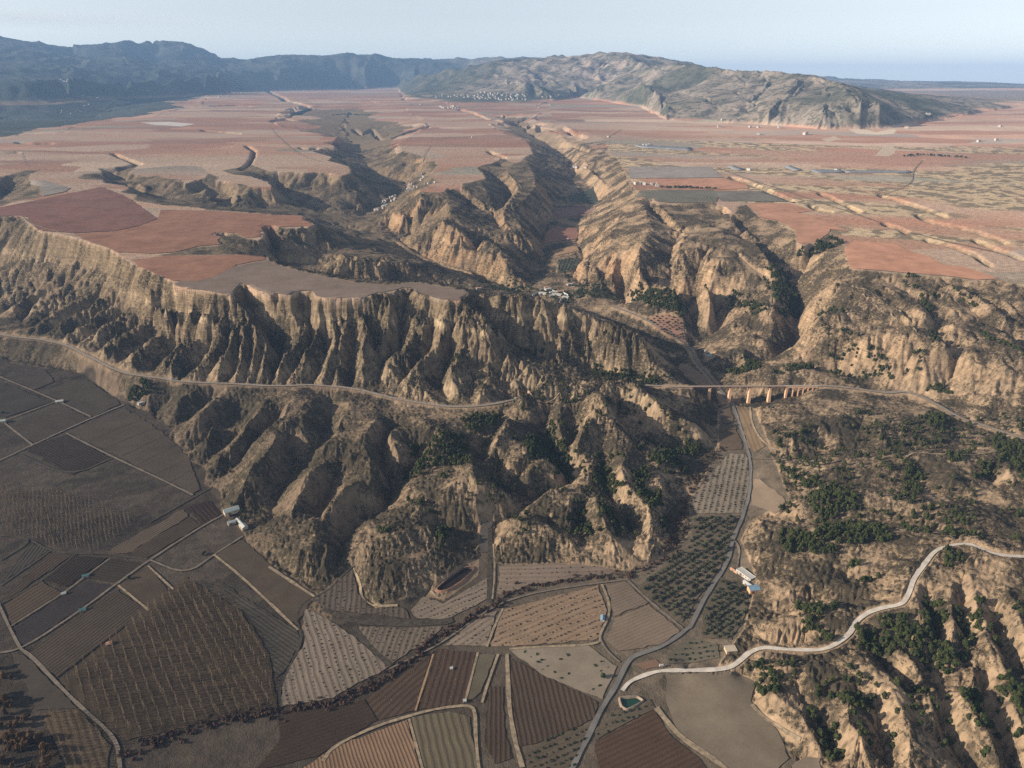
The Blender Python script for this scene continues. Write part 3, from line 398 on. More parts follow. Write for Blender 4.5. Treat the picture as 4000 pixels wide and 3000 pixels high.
TRACKS = [  # name, path, width m, colour, smoothing
 ("dirt_track", "P 0,815 122,866 196,901", 5, 'dirt'), ("dirt_track", "P 269,875 210,899 70,962 0,996 -60,1020", 5, 'dirt'), ("dirt_track", "P 10,915 70,962", 5, 'dirt'), ("dirt_track", "D -40,1040 30,1020 340,902", 4, 'dirt'),
 ("dirt_track", "D 410,1097 690,1240 950,1360 1190,1478", 5, 'dirt'), ("hedge_strip", "D 120,1225 420,1368 690,1250", 4, 'hedge'), ("dirt_track", "P 322,1130 420,1074 458,1053", 4, 'hedge'), ("dirt_track", "P 490,1109 437,1137 322,1211 252,1262 175,1319 49,1403 0,1412 -40,1415", 4.5, 'dirt'),
 ("dirt_track", "P -5,1300 21,1358 45,1403", 5, 'dirt'), ("ditch", "P 3,1305 94,1253 164,1197", 2.5, 'hedge'), ("dirt_track", "P 24,1354 140,1281 185,1246 238,1207", 3, 'dirt'), ("ditch", "G 0,538 310,322", 2.5, 'hedge'), ("ditch", "G 0,382 200,260 110,235 0,228", 3, 'hedge'),
 ("ditch", "G 200,262 310,322 460,340 640,335 720,350 910,372", 3, 'hedge'), ("dirt_track", "P 45,1403 70,1420 119,1473 175,1529 252,1596 259,1652 262,1680", 5, 'dirt'), ("dike", "G 915,415 1070,560", 4, 'pale'), ("dike", "G 730,535 920,690", 4, 'pale'),
 ("dike", "G 1320,345 1480,470 1840,810", 5, 'pale'), ("dike", "G 1660,420 1940,605", 6, 'pale'), ("dirt_track", "G 2190,410 2080,500 2040,560 1930,610 1870,640 1830,720 1840,790 1870,880 1760,1080 1720,1200 1735,1290", 3.5, 'hedge'), ("dirt_track", "G 920,375 1150,470 1320,345 1500,230", 4, 'dirt'),
 ("ditch", "D 560,1140 900,1000", 1.8, 'hedge'), ("ditch", "D 650,1190 960,1055", 1.8, 'hedge'), ("ditch", "D 750,1240 1030,1100", 1.8, 'hedge'), ("ditch", "D 850,1290 1090,1165", 1.8, 'hedge'), ("ditch", "D 950,1350 1160,1250", 1.8, 'hedge'), ("ditch", "D 1050,1400 1170,1330", 1.8, 'hedge'),
 ("asphalt_road", "H 1440,1720 1480,1659 1560,1500 1640,1330 1700,1230 1760,1130 1820,1000 1880,960 2020,920 2130,850 2200,790 I 150,800 200,690 260,580 330,480 385,380 400,320 420,230 470,130 490,60 510,0 F 522,1400 525,1270 490,1150 450,1030 420,930 370,870 310,790 240,710 190,660 160,580 100,530 0,460 E 1960,410 1880,370 1720,310", 4.6, 'asphalt'),
 ("white_road", "I -268,1185 -235,1140 -190,1112 -80,1072 0,1060 200,1060 380,1050 450,1010 510,950 600,915 720,930 850,935 980,935 1080,880 1140,830 1170,760 1250,700 1350,670 1460,655 1500,590 1530,490 1600,400 1660,320 1750,290 1860,275 1950,310 2050,350 2212,360 2330,357", 4.5, 'white'),

 ("dirt_track", "H 1090,930 1250,915 1580,905 1660,880 1640,850 1710,720 1700,620 1660,530", 5, 'pale'), ("dirt_track", "H 1650,870 1690,940 1770,1010", 4, 'dirt'), ("dirt_track", "H -60,1620 0,1530 250,1410 460,1345 620,1300 850,1270 880,1320 880,1450 900,1659 910,1700", 5, 'pale'),
 ("dike", "H 620,960 510,1310", 3, 'orange'), ("dike", "H 895,950 815,1260", 4, 'pale'), ("dike", "H 470,1360 560,1690", 4, 'pale'), ("dike", "H 1050,680 1000,780 950,915", 4, 'pale'), ("dike", "H 1075,960 1080,1100 1090,1300 1120,1480 1170,1659", 7, 'pale'), ("dike", "H 1020,960 960,1130 920,1260", 4, 'pale'),
 ("ditch", "H 970,180 975,350 965,640", 6, 'hedge'), ("dike", "H 990,280 1000,450 985,620", 3, 'pale'), ("dike", "H 1030,250 1040,370", 3, 'pale'), ("dirt_track", "H 350,1050 600,930 730,850 950,690 1100,620 1300,570 1640,520 1820,500", 3.5, 'dirt'), ("dike", "H 1820,505 1960,640 2160,800", 5, 'dirt'),
 ("dike", "H 120,420 170,520 175,610 250,665 400,660", 4, 'pale'), ("dike", "H 600,570 640,610 690,620", 4, 'pale'), ("hedge_strip", "H -60,680 120,755 300,770 500,770 690,760 740,745", 8, 'hedge'), ("hedge_strip", "H 130,790 240,930 360,1030", 6, 'hedge'),
 ("dike", "I -60,1290 30,1400 100,1480 300,1610 400,1690", 8, 'pale'), ("dike", "I 530,1270 620,1370 830,1490", 6, 'pale'), ("dirt_track", "F 415,930 455,1060 510,1220", 4, 'dirt'), ("dike", "F 520,935 530,1050 610,1170 740,1220", 5, 'pale'), ("dirt_track", "F 520,1240 600,1260 760,1250", 5, 'dirt'),
 ("dirt_track", "e 500,830 640,970 770,1050 850,1120 870,1220 860,1370 820,1460", 5, 'pale'), ("dirt_track", "f 180,560 330,600 480,630 600,715 760,800 900,900 1080,965", 4, 'pale'), ("dirt_track", "f 350,660 520,740 700,900 850,980 1000,1050 1080,1150 1200,1200", 4, 'pale'), ("dirt_track", "I 400,230 460,300 440,420", 4, 'dirt'),
 ("dirt_track", "F 1450,1290 1500,1240 1560,1228 1680,1245 1900,1245 2050,1215 2212,1205", 3.5, 'pale'), ("dirt_track", "a -100,955 120,950 240,960 300,1025 480,1090 640,1135 860,1195 960,1230 1190,1305", 4, 'pale'), ("dirt_track", "c 150,830 300,885 460,960 540,1040 640,1095 760,1150 900,1200 1100,1240 1240,1290", 5, 'pale'),
 ("dirt_track", "l 180,140 350,250 500,150 640,90 760,90 960,115", 3, 'pale'), ("dirt_track", "i 1380,640 1480,700 1600,800 1700,830 1900,940 2100,1090", 3.5, 'dirt'), ("dirt_track", "b 985,0 1130,160 1300,290 1540,370", 6, 'pale'), ("dirt_track", "C 320,1035 560,1130 800,1200 1100,1300 1500,1440 1900,1530 2212,1600", 9, 'dirt'), ("dirt_track", "C 1580,990 1520,1060 1525,1130 1350,1200 1250,1205", 6, 'pale'),
 ("dirt_track", "B 555,1010 560,960 600,900", 5, 'pale'), ("dirt_track", "B 1690,850 1780,800", 8, 'pale'), ("dirt_track", "c 1700,110 1790,190", 4, 'pale'), ("dirt_track", "c 1600,210 1670,290 1740,330 1760,390", 4, 'pale'), ("dirt_track", "c 1660,540 1650,590 1690,630", 4, 'pale'),
 ("railway_track", "g -200,835 0,855 200,885 440,907 620,940 760,985 900,1060 1050,1130 1180,1205 1300,1255 1450,1290 1640,1315 1820,1335 h 0,1222 250,1235 500,1245 730,1252 950,1270 1200,1268 1400,1255 1550,1268 1800,1285 2000,1320 i 0,1165 200,1220 500,1290 800,1335 1020,1358 1250,1355 1500,1320 1700,1275 1840,1240", 6, 'gravel'),
]
def interp_world(s, sm):
    p = px(s); q = p[:, :2]
    for _ in range(sm): q = np.concatenate([q[:1]] + [np.stack([.75 * u + .25 * v, .25 * u + .75 * v]) for u, v in zip(q[:-1], q[1:])] + [q[-1:]])
    return hit(q[:, 0], q[:, 1])
def tone(c, p): k = 1.0 if p[:, 1].mean() < 1450 else (.60 if p[:, 0].mean() < 1150 else .84); g = sum(c) / 3; m_ = .15 if k < 1 else 0; return tuple((q + (g * t - q) * m_) * k * u for q, t, u in zip(c, (1.12, 1.0, .88), (1.04, .98, .88) if k < .7 else (1, 1, 1)))  # darkens lower fields, lower left most: corner falloff of the view mixed into albedo
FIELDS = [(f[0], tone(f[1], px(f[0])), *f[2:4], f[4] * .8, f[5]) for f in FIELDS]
TRACKS = [(t[0], t[1], t[2] * (.56 if t[0] in ('dike', 'dirt_track') else .92), t[3]) for t in TRACKS]
FW = [hit(*px(f[0])[:, :2].T) for f in FIELDS]
TW = [interp_world(t[1], 2) for t in TRACKS[:-1]] + [np.array(smooth(RAIL_W, 2))]
TRACKS.append(("railway_track", "", 6, 'gravel')); TW.append(np.array(smooth(RAIL_E, 2)))
TRACKS.append(("railway_track", "", 6, 'gravel')); TW.append(np.array(RAIL_M))
PONDS = [("S 1705,2305 1722,2283 1770,2245 1815,2215 1845,2215 1850,2228 1800,2270 1755,2302 1725,2312", 'dark', 1.0, 9), ("S 2422,2728 2490,2722 2512,2738 2448,2772 2430,2760", 'green', 1.0, 5), ("S 2757,1384 2771,1377 2785,1380 2780,1394 2762,1398", 'teal', 1.0, 6)]
PW = [hit(*px(p[0])[:, :2].T) for p in PONDS]
ORCH = [world("F 180,500,30 300,460,34"),]
# ------------------------------------------------------------------ what stays smooth (fields, roads, line) and the erosion of the rest
def h2(ix, iy, s):
    a = (ix.astype(np.int64) * 374761393 + iy.astype(np.int64) * 668265263 + s * 974634543) & 0xffffffff
    a = ((a ^ (a >> 13)) * 1274126177) & 0xffffffff
    a = ((a ^ (a >> 16)) * 2246822519) & 0xffffffff
    return ((a ^ (a >> 15)) & 0xffffff).astype(np.float32) / 16777216.0
flat = mesa.copy()
def vn0(X, Y, lam, s):
    i = np.floor(X / lam).astype(np.int64); j = np.floor(Y / lam).astype(np.int64); a = X / lam - i; b = Y / lam - j; a = a * a * (3 - 2 * a); b = b * b * (3 - 2 * b)
    return (h2(i, j, s) * (1 - a) + h2(i + 1, j, s) * a) * (1 - b) + (h2(i, j + 1, s) * (1 - a) + h2(i + 1, j + 1, s) * a) * b
for p in FW: flat |= inside(p, XX, YY)
for p in PW:
    c = p.mean(0); flat |= inside(c + (p - c) * 1.6, XX, YY)
VAL = np.concatenate([ground("S 0,1400 200,1440 300,1460 468,1585 560,1620 720,1790 850,1960 1000,2160 1160,2285"), np.array([[-150, 500, 0], [-150, 150, 0], [-1500, 150, 0], [-1600, 1200, 0]])])
_n = lambda s_: (vn0(XX, YY, 55, s_) - .5) * 46
inVAL = inside(VAL, XX + _n(1), YY + _n(2)); flat |= inside(VAL, XX + _n(1), YY + _n(2))
VAL2 = np.concatenate([ground("H 0,700 120,425 170,610 250,680 560,600 690,625 900,465 910,150 990,130 1000,400 1400,400 1800,450 2100,330 2212,200 F 150,1520 330,1200 330,950 400,920 530,940 640,1190 760,1500 I 540,120 460,250 560,500 480,800 300,1060 560,1130 530,1260 780,1600"), np.array([[250, 250, 0], [-150, 250, 0]])])
flat |= inside(VAL2, XX, YY)
for t, p in zip(TRACKS, TW):
    if t[2] < 2.5: continue
    for d in np.arange(-t[2] * .6, t[2] * .6 + .1, 1.2):
        q = dense(offset(p, d)); i, j = cell(q[:, 0], q[:, 1]); ok = (i >= 0) & (i < N) & (j >= 0) & (j < N); flat[i[ok], j[ok]] = True
def blur(a, n, wv=1, wh=1):
    for _ in range(n):
        q = np.pad(a, 1, mode='edge'); a = (q[1:-1, 1:-1] * 2 + wv * (q[:-2, 1:-1] + q[2:, 1:-1]) + wh * (q[1:-1, :-2] + q[1:-1, 2:])) / (2 + 2 * wv + 2 * wh)
    return a
free = blur((~flat).astype(np.float32), 5); free = np.clip((free - .5) * 2.2, 0, 1) ** 1.2
X32, Y32, R32 = XX.astype(np.float32), YY.astype(np.float32), RR.astype(np.float32)
snT, csT = np.sin(thg).astype(np.float32)[None], np.cos(thg).astype(np.float32)[None]
def grad(Hh):
    hl = np.gradient(Hh, dL, axis=0) / R32; ht = np.gradient(Hh, dT, axis=1) / R32
    return hl * snT + ht * csT, hl * csT - ht * snT
def vnoise(X, Y, lam, s):
    u = X / lam; v = Y / lam; i = np.floor(u); j = np.floor(v); a = u - i; b = v - j; a = a * a * (3 - 2 * a); b = b * b * (3 - 2 * b); i = i.astype(np.int64); j = j.astype(np.int64)
    return (h2(i, j, s) * (1 - a) + h2(i + 1, j, s) * a) * (1 - b) + (h2(i, j + 1, s) * (1 - a) + h2(i + 1, j + 1, s) * a) * b
def fbm(X, Y, lam, s, o=4):
    t = 0; a = .5; n = 0
    for k in range(o): t = t + a * vnoise(X, Y, lam / 2 ** k, s + k * 17); n += a; a *= .5
    return t / n
def gullies(gx, gy, m, lam, s):
    """ribs and rills running straight down the slope"""
    x, y = X32[m], Y32[m]; g = np.hypot(gx[m], gy[m]) + 1e-6; sx, sy = -gy[m] / g, gx[m] / g
    wxy = lam * .35 * (fbm(x, y, lam * 1.7, s + 5, 2) - .5) * 2
    u, v = x / (lam * 1.6), y / (lam * 1.6); iu, iv = np.floor(u).astype(np.int64), np.floor(v).astype(np.int64)
    acc = np.zeros(x.shape, np.float32); ws = np.zeros(x.shape, np.float32)
    for di in (-1, 0, 1):
        for dj in (-1, 0, 1):
            a, b = iu + di, iv + dj
            du = (u - a - h2(a, b, s)); dv = (v - b - h2(a, b, s + 1)); d2 = du * du + dv * dv; wgt = np.exp(-2.6 * d2)
            ph = ((du * sx + dv * sy) * 1.6 + wxy / lam + h2(a, b, s + 2) * 0) * 6.2832
            acc += wgt * np.cos(ph); ws += wgt
    return acc / (ws + 1e-6)
H0 = H.copy()
def erode(H, lam, amp, rmin, rmax, s, sl=.5):
    Hs = blur(H, 3); gx, gy = grad(Hs); g = np.hypot(gx, gy)
    fade = np.clip((rmax - R32) / (.3 * rmax), 0, 1) * np.clip((R32 - rmin) / (.2 * rmin + 1), 0, 1)
    m = (free * fade * g) > .015
    n = gullies(gx, gy, m, lam, s)
    add = np.zeros_like(H); k = np.minimum(g[m] / sl, 1.15)
    n = 2 * np.sqrt(np.clip((1 + n) / 2, 0, 1)) - 1.1   # rounded ribs, sharp rills
    add[m] = amp * (n - .15) * k * (free * fade)[m]
    return H + add
def bigblur(a, k):
    f = 8; c = a.reshape(N // f, f, N // f, f).mean((1, 3)); c = blur(c, k); c = np.repeat(np.repeat(c, f, 0), f, 1); return blur(c, 6)
H = blur(H, 1)
H = H + ((.6 + .2 * np.clip((250 - X32) / 200, 0, 1)) * free * np.clip((3200 - R32) / 1200, 0, 1) * np.clip((110 - H) / 40, 0, 1) * (H - bigblur(H, 12))).astype(np.float32)   # fuller ribs and valleys
H = H + (free * np.clip((5200 - R32) / 2000, 0, 1) * 5 * (fbm(X32, Y32, 75, 11, 3) - .5)).astype(np.float32) * np.clip((R32 - 500) / 300, .3, 1)
onscarp = (X32 < 260) & (H0 > 44) | (R32 > 1900); lowh = np.clip((54 - H0) / 8, 0, 1) * (R32 < 2200)
for _ in range(5): H = H + .8 * lowh * free * (blur(H, 2) - H)
for _ in range(14):                           # ground too steep to stand slides to rest
    gx, gy = grad(H); k = np.clip((np.hypot(gx, gy) - np.where(onscarp, 1.0, .6)) / .5, 0, 1) * free * .9 * (R32 < 5000); H = H + k * (blur(H, 2) - H)
H = H.astype(np.float32)
scarp = np.clip((H - 44) / 8, 0, 1) * (X32 < 250); soft = np.where(lowh > 0, 1 - .42 * lowh, 1) * np.clip(.8 + .3 * scarp, 0, 1.1); soft = blur(soft.astype(np.float32), 6)
def erode2(H, lam, amp, rmax, s):
    return H + (erode(H, lam, amp, 0, rmax, s) - H) * soft
H = erode2(H, 46, 5.4, 5200, 100)
H = erode2(H, 30, 2.6, 3200, 150)
H = erode2(H, 22, 4.4, 2900, 200)
H = erode2(H, 10.5, 2.4, 2000, 300)
H = erode2(H, 5.6, .8, 1500, 350)
H = erode(H, 900, 40, 4300, 40000, 400, .32); H = erode(H, 380, 17, 3900, 40000, 500, .32); H = erode(H, 150, 7, 3600, 14000, 600, .32)
H = H + free * np.clip((R32 - 4600) / 1500, 0, 1) * np.clip((PL - 12 - H) / 15, 0, 1) * (X32 < -1500) * 75 * (fbm(X32, Y32, 900, 33, 4) - .42)
H = H + free * np.clip((R32 - 5000) / 4000, 0, 1) * (300 * (fbm(X32, Y32, 1700, 31, 5) - .53) + 50 * (.5 - np.abs(fbm(X32, Y32, 420, 32, 3) - .5) * 4)) * np.clip((H - PL) / 200, 0, 1)
H = H + (mesa & (R32 < 12000)) * 6 * (fbm(X32, Y32, 420, 77, 3) - .5) * np.clip((R32 - 1300) / 900, 0, 1)
def profile(p, k=25):
    z = zat(p[:, 0], p[:, 1]); return z
# ravines eating back into the plain
rav = np.zeros((N, N), np.float32)
for rs in ("A 620,1045 720,1040 800,1025 860,1010 820,1000 760,975 700,950", "A 1490,1045 1530,1015 1560,970 1570,930 1520,900", "A 1850,912 1900,922 1960,915", "A 1640,525 1760,620 1850,640 1920,670 1850,700 1780,720", "A 1680,750 1760,735 1820,745", "A 1300,655 1450,650 1540,655", "A 1250,805 1380,815 1480,825", "B 130,800 180,830 240,800 300,860 370,850 450,825 520,795 590,785", "B 490,590 540,585 600,590", "B 780,675 850,690 900,710 960,735", "B 440,1010 500,990 540,985", "B 960,935 1010,955 1060,975", "B 1330,900 1420,890 1500,900 1580,930", "B 1260,780 1350,800 1420,790 1480,830 1560,850", "C 940,1190 1010,1215 1080,1250 1210,1310", "C 400,1092 520,1130 640,1180 800,1245", "C 890,1270 960,1300 1030,1310", "C 1320,1205 1450,1240 1600,1290 1750,1340", "C 1340,1380 1420,1400 1500,1440", "C 1600,1480 1750,1510 1900,1570 2010,1640", "C 1550,1330 1640,1370 1800,1400 1950,1440 2100,1500", "C 1900,1480 2050,1540 2212,1600", "A -50,945 60,940 110,940", "A 100,880 200,885 320,885"):
    q = dense(ground(rs)); i_, j_ = cell(q[:, 0], q[:, 1]); o_ = (i_ >= 0) & (i_ < N) & (j_ >= 0) & (j_ < N); wv_ = fbm(q[:, 0].astype(np.float32), q[:, 1].astype(np.float32), 90, 88, 2); np.maximum.at(rav, (i_[o_], j_[o_]), wv_[o_] + .3)
rav = blur(rav, 10, 1.6, .8); rav = np.clip(rav * 6.5, 0, 1.3); H = (H - rav ** 1.5 * np.clip(R32 / 3200, .5, 1.6) * 19).astype(np.float32)
# harder beds stand out as ledges on the scarps
lz = H / 8.5 + .35 * fbm(X32, Y32, 130, 15, 2); lf = lz - np.floor(lz); led = free * np.clip((H - 52) / 15, 0, 1) * np.clip((PL - 6 - H) / 12, 0, 1) * (R32 < 4000) * np.clip((fbm(X32, Y32, 60, 16, 2) - .35) * 4, 0, 1)
H = H + led * 8.5 * .42 * (np.clip((lf - .62) / .2, 0, 1) - lf)
# terraces on the old cultivated slopes
terr = np.clip((fbm(X32, Y32, 150, 55, 2) - .46) * 6, 0, 1) * free * np.clip((2300 - R32) / 700, 0, 1) * (H < 110)
KN = inside(ground('H 120,420 140,230 250,130 420,90 620,150 640,260 560,420 450,560 400,650 260,660 180,600'), XX, YY); terr = np.maximum(terr, KN * free); st = 3.0; zz = H / st + .5 * fbm(X32, Y32, 60, 5, 2); fr = zz - np.floor(zz); H = H + terr * st * .75 * (np.clip(fr * 1.0, 0, 1) ** 4 - fr + .3)
GX, GY = grad(H); SL = np.hypot(GX, GY)
# scrub: every bush is a small mound of the ground sheet
zone_dark = np.clip((58 - H) / 30, 0, 1) * np.clip((R32 - 300) / 200, 0, 1)
clump = fbm(X32, Y32, 34, 61, 3)
veg = np.clip(.56 + 1.9 * (clump - .5) + .06 * lowh - .28 * np.clip((SL - .85) / .6, 0, 1), 0, 1) * free
b1 = vnoise(X32, Y32, 2.9, 71); b2 = vnoise(X32, Y32, 5.2, 72); bush = np.clip((np.maximum(b1, b2 * .95) - .70 + .24 * veg) * 4.5, 0, 1) * free * np.clip((1900 - R32) / 500, 0, 1)
H = H + 1.5 * bush * (.5 + .5 * veg)
for (ps, pc_, pl, pw_), p in zip(PONDS, PW):
    zc = float(np.median(zat(p[:, 0], p[:, 1], H))); c = p.mean(0); H[inside(c + (p - c) * 1.3, XX, YY)] = zc; H[inside(c + (p - c) * 1.0, XX, YY)] = zc - 5
    p[:, 2] = zc
H = H.astype(np.float32)
# ------------------------------------------------------------------ ground colours (soil and plants; left valley also darkened for corner falloff)
def mixc(a, b, t): return a + (np.asarray(b, np.float32) - a) * t[..., None]
C = np.empty((N, N, 3), np.float32); C[:] = (.30, .212, .135)
n1 = fbm(X32, Y32, 260, 3, 4); n2 = fbm(X32, Y32, 40, 4, 3); n3 = fbm(X32, Y32, 9, 8, 2)
C = mixc(C, (.37, .265, .168), np.clip((n2 - .45) * 2.5, 0, 1)); 
# greyer, scrubbier low hills under the railway and to the west
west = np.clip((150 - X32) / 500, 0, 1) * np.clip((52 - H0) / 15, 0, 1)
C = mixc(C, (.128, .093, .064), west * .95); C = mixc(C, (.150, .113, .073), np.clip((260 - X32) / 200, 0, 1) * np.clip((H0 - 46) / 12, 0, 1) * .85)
# pale marl beds on steep ground, by level
zb = H + 5 * (n1 - .5) + 1.2 * (n2 - .5)
steep = np.clip((SL - .6) / .4, 0, 1) * np.clip(.05 + scarp + np.clip((R32 - 1500) / 500, 0, .5), 0, 1)
cliff = np.exp(-((zb - 115) / 5.5) ** 2) * np.clip((R32 - 900) / 200, 0, 1)
C = mixc(C, (.47, .355, .225), np.clip(steep * (cliff * .85 * np.clip(.35 + 1.6 * (n2 - .35), 0, 1) + (.06 + .06 * scarp) * (np.sin(zb / 1.9) > .4)), 0, 1))
low = np.clip((70 - zb) / 10, 0, 1) * np.clip(steep, 0, 1) * np.clip((zb - 42) / 6, 0, 1) * (R32 > 1000); C = mixc(C, (.40, .315, .20), .3 * low)
# ochre walls of the side canyons
och = np.zeros((N, N), np.float32)
for sx, sy, rad in ((1780, 960, 330), (2250, 1030, 200), (2360, 900, 300), (2520, 1120, 200), (2750, 1180, 170), (2900, 1250, 160), (1560, 700, 350), (1640, 800, 300), (2020, 1120, 160), (2960, 1420, 160), (2200, 800, 300), (1400, 600, 500)):
    c = hit(sx, sy)[0]; och += np.exp(-((X32 - c[0]) ** 2 + (Y32 - c[1]) ** 2) / (2 * (rad * .55) ** 2))
och = np.clip(och, 0, 1); C = mixc(C, (.40, .235, .125), .8 * och * np.clip(.1 + .8 * steep, 0, 1) * np.clip(.4 + 1.6 * (n2 - .4), 0, 1))
# dry grass and scrub cover
C = mixc(C, (.165, .124, .078), np.clip(veg * 1.1 - .15, 0, .62))
C = mixc(C, (.062, .050, .033), bush * .8)
C = mixc(C, (.055, .045, .031), KN * free * .7 * np.clip((np.sin(H * 6.2832 / 1.9 + 4 * n2) - .1) * 2, 0, 1))
C = mixc(C, (.36, .275, .185), .35 * terr * np.clip((fr - .72) * 6, 0, 1) * free)
# plateau: a patchwork of ploughed red, fallow and stubble parcels
def parcels(X, Y, ang, lx, ly, s):
    ca, sa = math.cos(ang), math.sin(ang); u = (X * ca + Y * sa) / lx; v = (-X * sa + Y * ca) / ly
    u = u + .8 * (fbm(X, Y, 600, s, 3) - .5); v = v + 1.1 * (fbm(X, Y, 420, s + 3, 3) - .5)
    iu, iv = np.floor(u).astype(np.int64), np.floor(v).astype(np.int64); best = np.full(X.shape, 9e9, np.float32); idn = np.zeros(X.shape, np.float32); id2 = np.zeros(X.shape, np.float32)
    for a in (-1, 0, 1):
        for b in (-1, 0, 1):
            i, j = iu + a, iv + b; d = np.abs(u - i - .2 - .6 * h2(i, j, s)) + np.abs(v - j - .2 - .6 * h2(i, j, s + 1)); k = d < best
            best = np.where(k, d, best); idn = np.where(k, h2(i, j, s + 2), idn); id2 = np.where(k, h2(i, j, s + 3), id2)
    return idn, id2
pal = np.array([(.30, .140, .085), (.34, .175, .11), (.36, .235, .165), (.28, .21, .165), (.32, .155, .095), (.39, .265, .185), (.25, .13, .09), (.35, .195, .125), (.235, .195, .145), (.36, .20, .13)], np.float32)
mm = mesa | ((R32 > 3500) & (X32 > -3500) & (H < PL + 12) & (H > PL - 14))
mx, my = X32[mm], Y32[mm]
i1, i2 = parcels(mx, my, .25, 420, 170, 900); i3, i4 = parcels(mx, my, -.3, 900, 230, 950)
sel = np.where(mx > 300, i3, i1); sel2 = np.where(mx > 300, i4, i2)
pc = pal[(sel * 9.999).astype(int)] * (.85 + .3 * sel2[:, None])
pc *= (.86 + .28 * fbm(mx, my, 120, 21, 4))[:, None]; drift = np.clip((fbm(mx * .35, my, 260, 23, 4) - .5) * 3 + .35, 0, .85)[:, None]; pc = pc * (1 - drift) + drift * np.where((fbm(mx * .3, my, 700, 24, 3) > .5)[:, None], np.array((.37, .24, .165), np.float32), np.array((.285, .13, .08), np.float32))
gq = pc.mean(1, keepdims=True); pc = pc + (gq * np.array((1.2, 1.0, .82), np.float32) - pc) * .15
rightp = np.clip((mx - 500) / 800, 0, 1)[:, None]; pc = pc * (1.05 + .38 * rightp) + np.array((.0, .012, .008), np.float32)
Cm = C[mm]; edge = np.clip((mesa[mm] * 1.0), 0, 1)[:, None]; C[mm] = pc
# eroded strips across the right-hand plain
stp = (mesa & (X32 > 400) & (R32 < 4200)); q = np.clip((fbm((X32[stp] * .9 - Y32[stp] * .44) * .35, (X32[stp] * .44 + Y32[stp] * .9) * 1.3, 210, 41, 4) - .53) * 9, 0, 1); q2 = fbm(X32[stp], Y32[stp], 25, 42, 3)
C[stp] = C[stp] * (1 - q[:, None]) + q[:, None] * np.where((q2 > .52)[:, None], np.array((.22, .17, .11), np.float32), np.array((.50, .37, .23), np.float32))
rv = np.clip(rav * 1.6 - .35, 0, 1) * mesa; C = mixc(C, (.20, .155, .10), rv * .9); C = mixc(C, (.06, .055, .036), rv * np.clip((fbm(X32, Y32, 30, 89, 2) - .45) * 6, 0, 1) * .8)
# valley floor
valm = (inVAL | inside(VAL2, XX, YY))
vc = np.empty((N, N, 3), np.float32); vc[:] = (.060, .047, .036); vc = mixc(vc, (.15, .117, .083), np.clip((X32 + 150) / 300, 0, 1)); vc *= (.8 + .4 * n2)[..., None]; p1, p2 = parcels(X32, Y32, .62, 120, 30, 700); vc *= (1 + np.clip((-X32 + 50) / 150, 0, 1) * (.55 * (p1 - .5)))[..., None]; vc = mixc(vc, (.07, .06, .04), np.clip((n3 - .62) * 5, 0, 1) * .7)  # left-hand soil darkened to match its fields, corner falloff included in the colour
C[valm] = vc[valm]
# mountains
mt = np.clip((R32 - 3950) / 250, 0, 1) * np.clip((H - PL - 7) / 12, 0, 1) + (R32 > 4600) * (X32 < -1700) * (H < PL - 14); mt = np.clip(mt, 0, 1)
leftm = np.clip((-X32 + .02 * Y32 - 300) / 1500, 0, 1)
mc = np.empty((N, N, 3), np.float32); mc[:] = (.29, .235, .18); nm = fbm(X32, Y32, 700, 90, 5); mc = mixc(mc, (.075, .08, .05), np.clip((nm - .46) * 7, 0, 1) * .8); mc = mixc(mc, (.30, .25, .20), .7 * np.clip((SL - .5) * 3, 0, 1) * np.clip((fbm(X32, Y32, 250, 95, 3) - .5) * 8, 0, 1))
mc = mixc(mc, (.045, .055, .048), leftm * .85)
C = C * (1 - mt[..., None]) + mc * mt[..., None]
for s, col in (("C 1130,795 1230,800 1300,815 1400,795 1425,800 1410,825 1300,832 1180,825", (.62, .5, .36)), ("C 960,860 1040,840 1085,860 1000,875", (.5, .38, .27)), ("C 1290,960 1350,900 1400,880 1420,940 1380,965", (.5, .38, .27)), ("A 870,755 1050,752 1200,765 1120,780 950,770", (.5, .45, .4))):
    C[inside(hit(*px(s)[:, :2].T), XX, YY)] = col
pk = hit(*px('B 1750,375')[:, :2].T)[0]; rk = np.exp(-((X32 - pk[0]) ** 2 + (Y32 - pk[1]) ** 2) / (2 * 900 ** 2)) * mt; C = mixc(C, (.42, .33, .27), rk * np.clip(.3 + 4 * (fbm(X32, Y32, 180, 97, 3) - .42), 0, 1) * .9)
scrubA = (veg * free * (1 - mt)).astype(np.float32)
# ------------------------------------------------------------------ materials
def mat(name, col=(.5, .5, .5), rough=.9, spec=.15):
    m = bpy.data.materials.new(name); m.use_nodes = True; b = m.node_tree.nodes['Principled BSDF']
    b.inputs['Base Color'].default_value = (*col, 1); b.inputs['Roughness'].default_value = rough; b.inputs['Specular IOR Level'].default_value = spec
    return m
def node(m, t, **kw):
    n = m.node_tree.nodes.new(t)
    for k, v in kw.items(): setattr(n, k, v)
    return n
def lk(m, a, b): m.node_tree.links.new(a, b)
def math_(m, op, a, b=None, clamp=False):
    n = node(m, 'ShaderNodeMath', operation=op, use_clamp=clamp)
    for k, v in enumerate((a, b)):
        if v is None: continue
        if isinstance(v, (int, float)): n.inputs[k].default_value = v
        else: lk(m, v, n.inputs[k])
    return n.outputs[0]
def mixrgb(m, fac, a, b, mode='MIX'):
    n = node(m, 'ShaderNodeMix', data_type='RGBA', blend_type=mode)
    for k, v in ((0, fac), (6, a), (7, b)):
        if isinstance(v, (int, float)): n.inputs[k].default_value = v
        elif isinstance(v, tuple): n.inputs[k].default_value = (*v, 1)
        else: lk(m, v, n.inputs[k])
    return n.outputs[2]
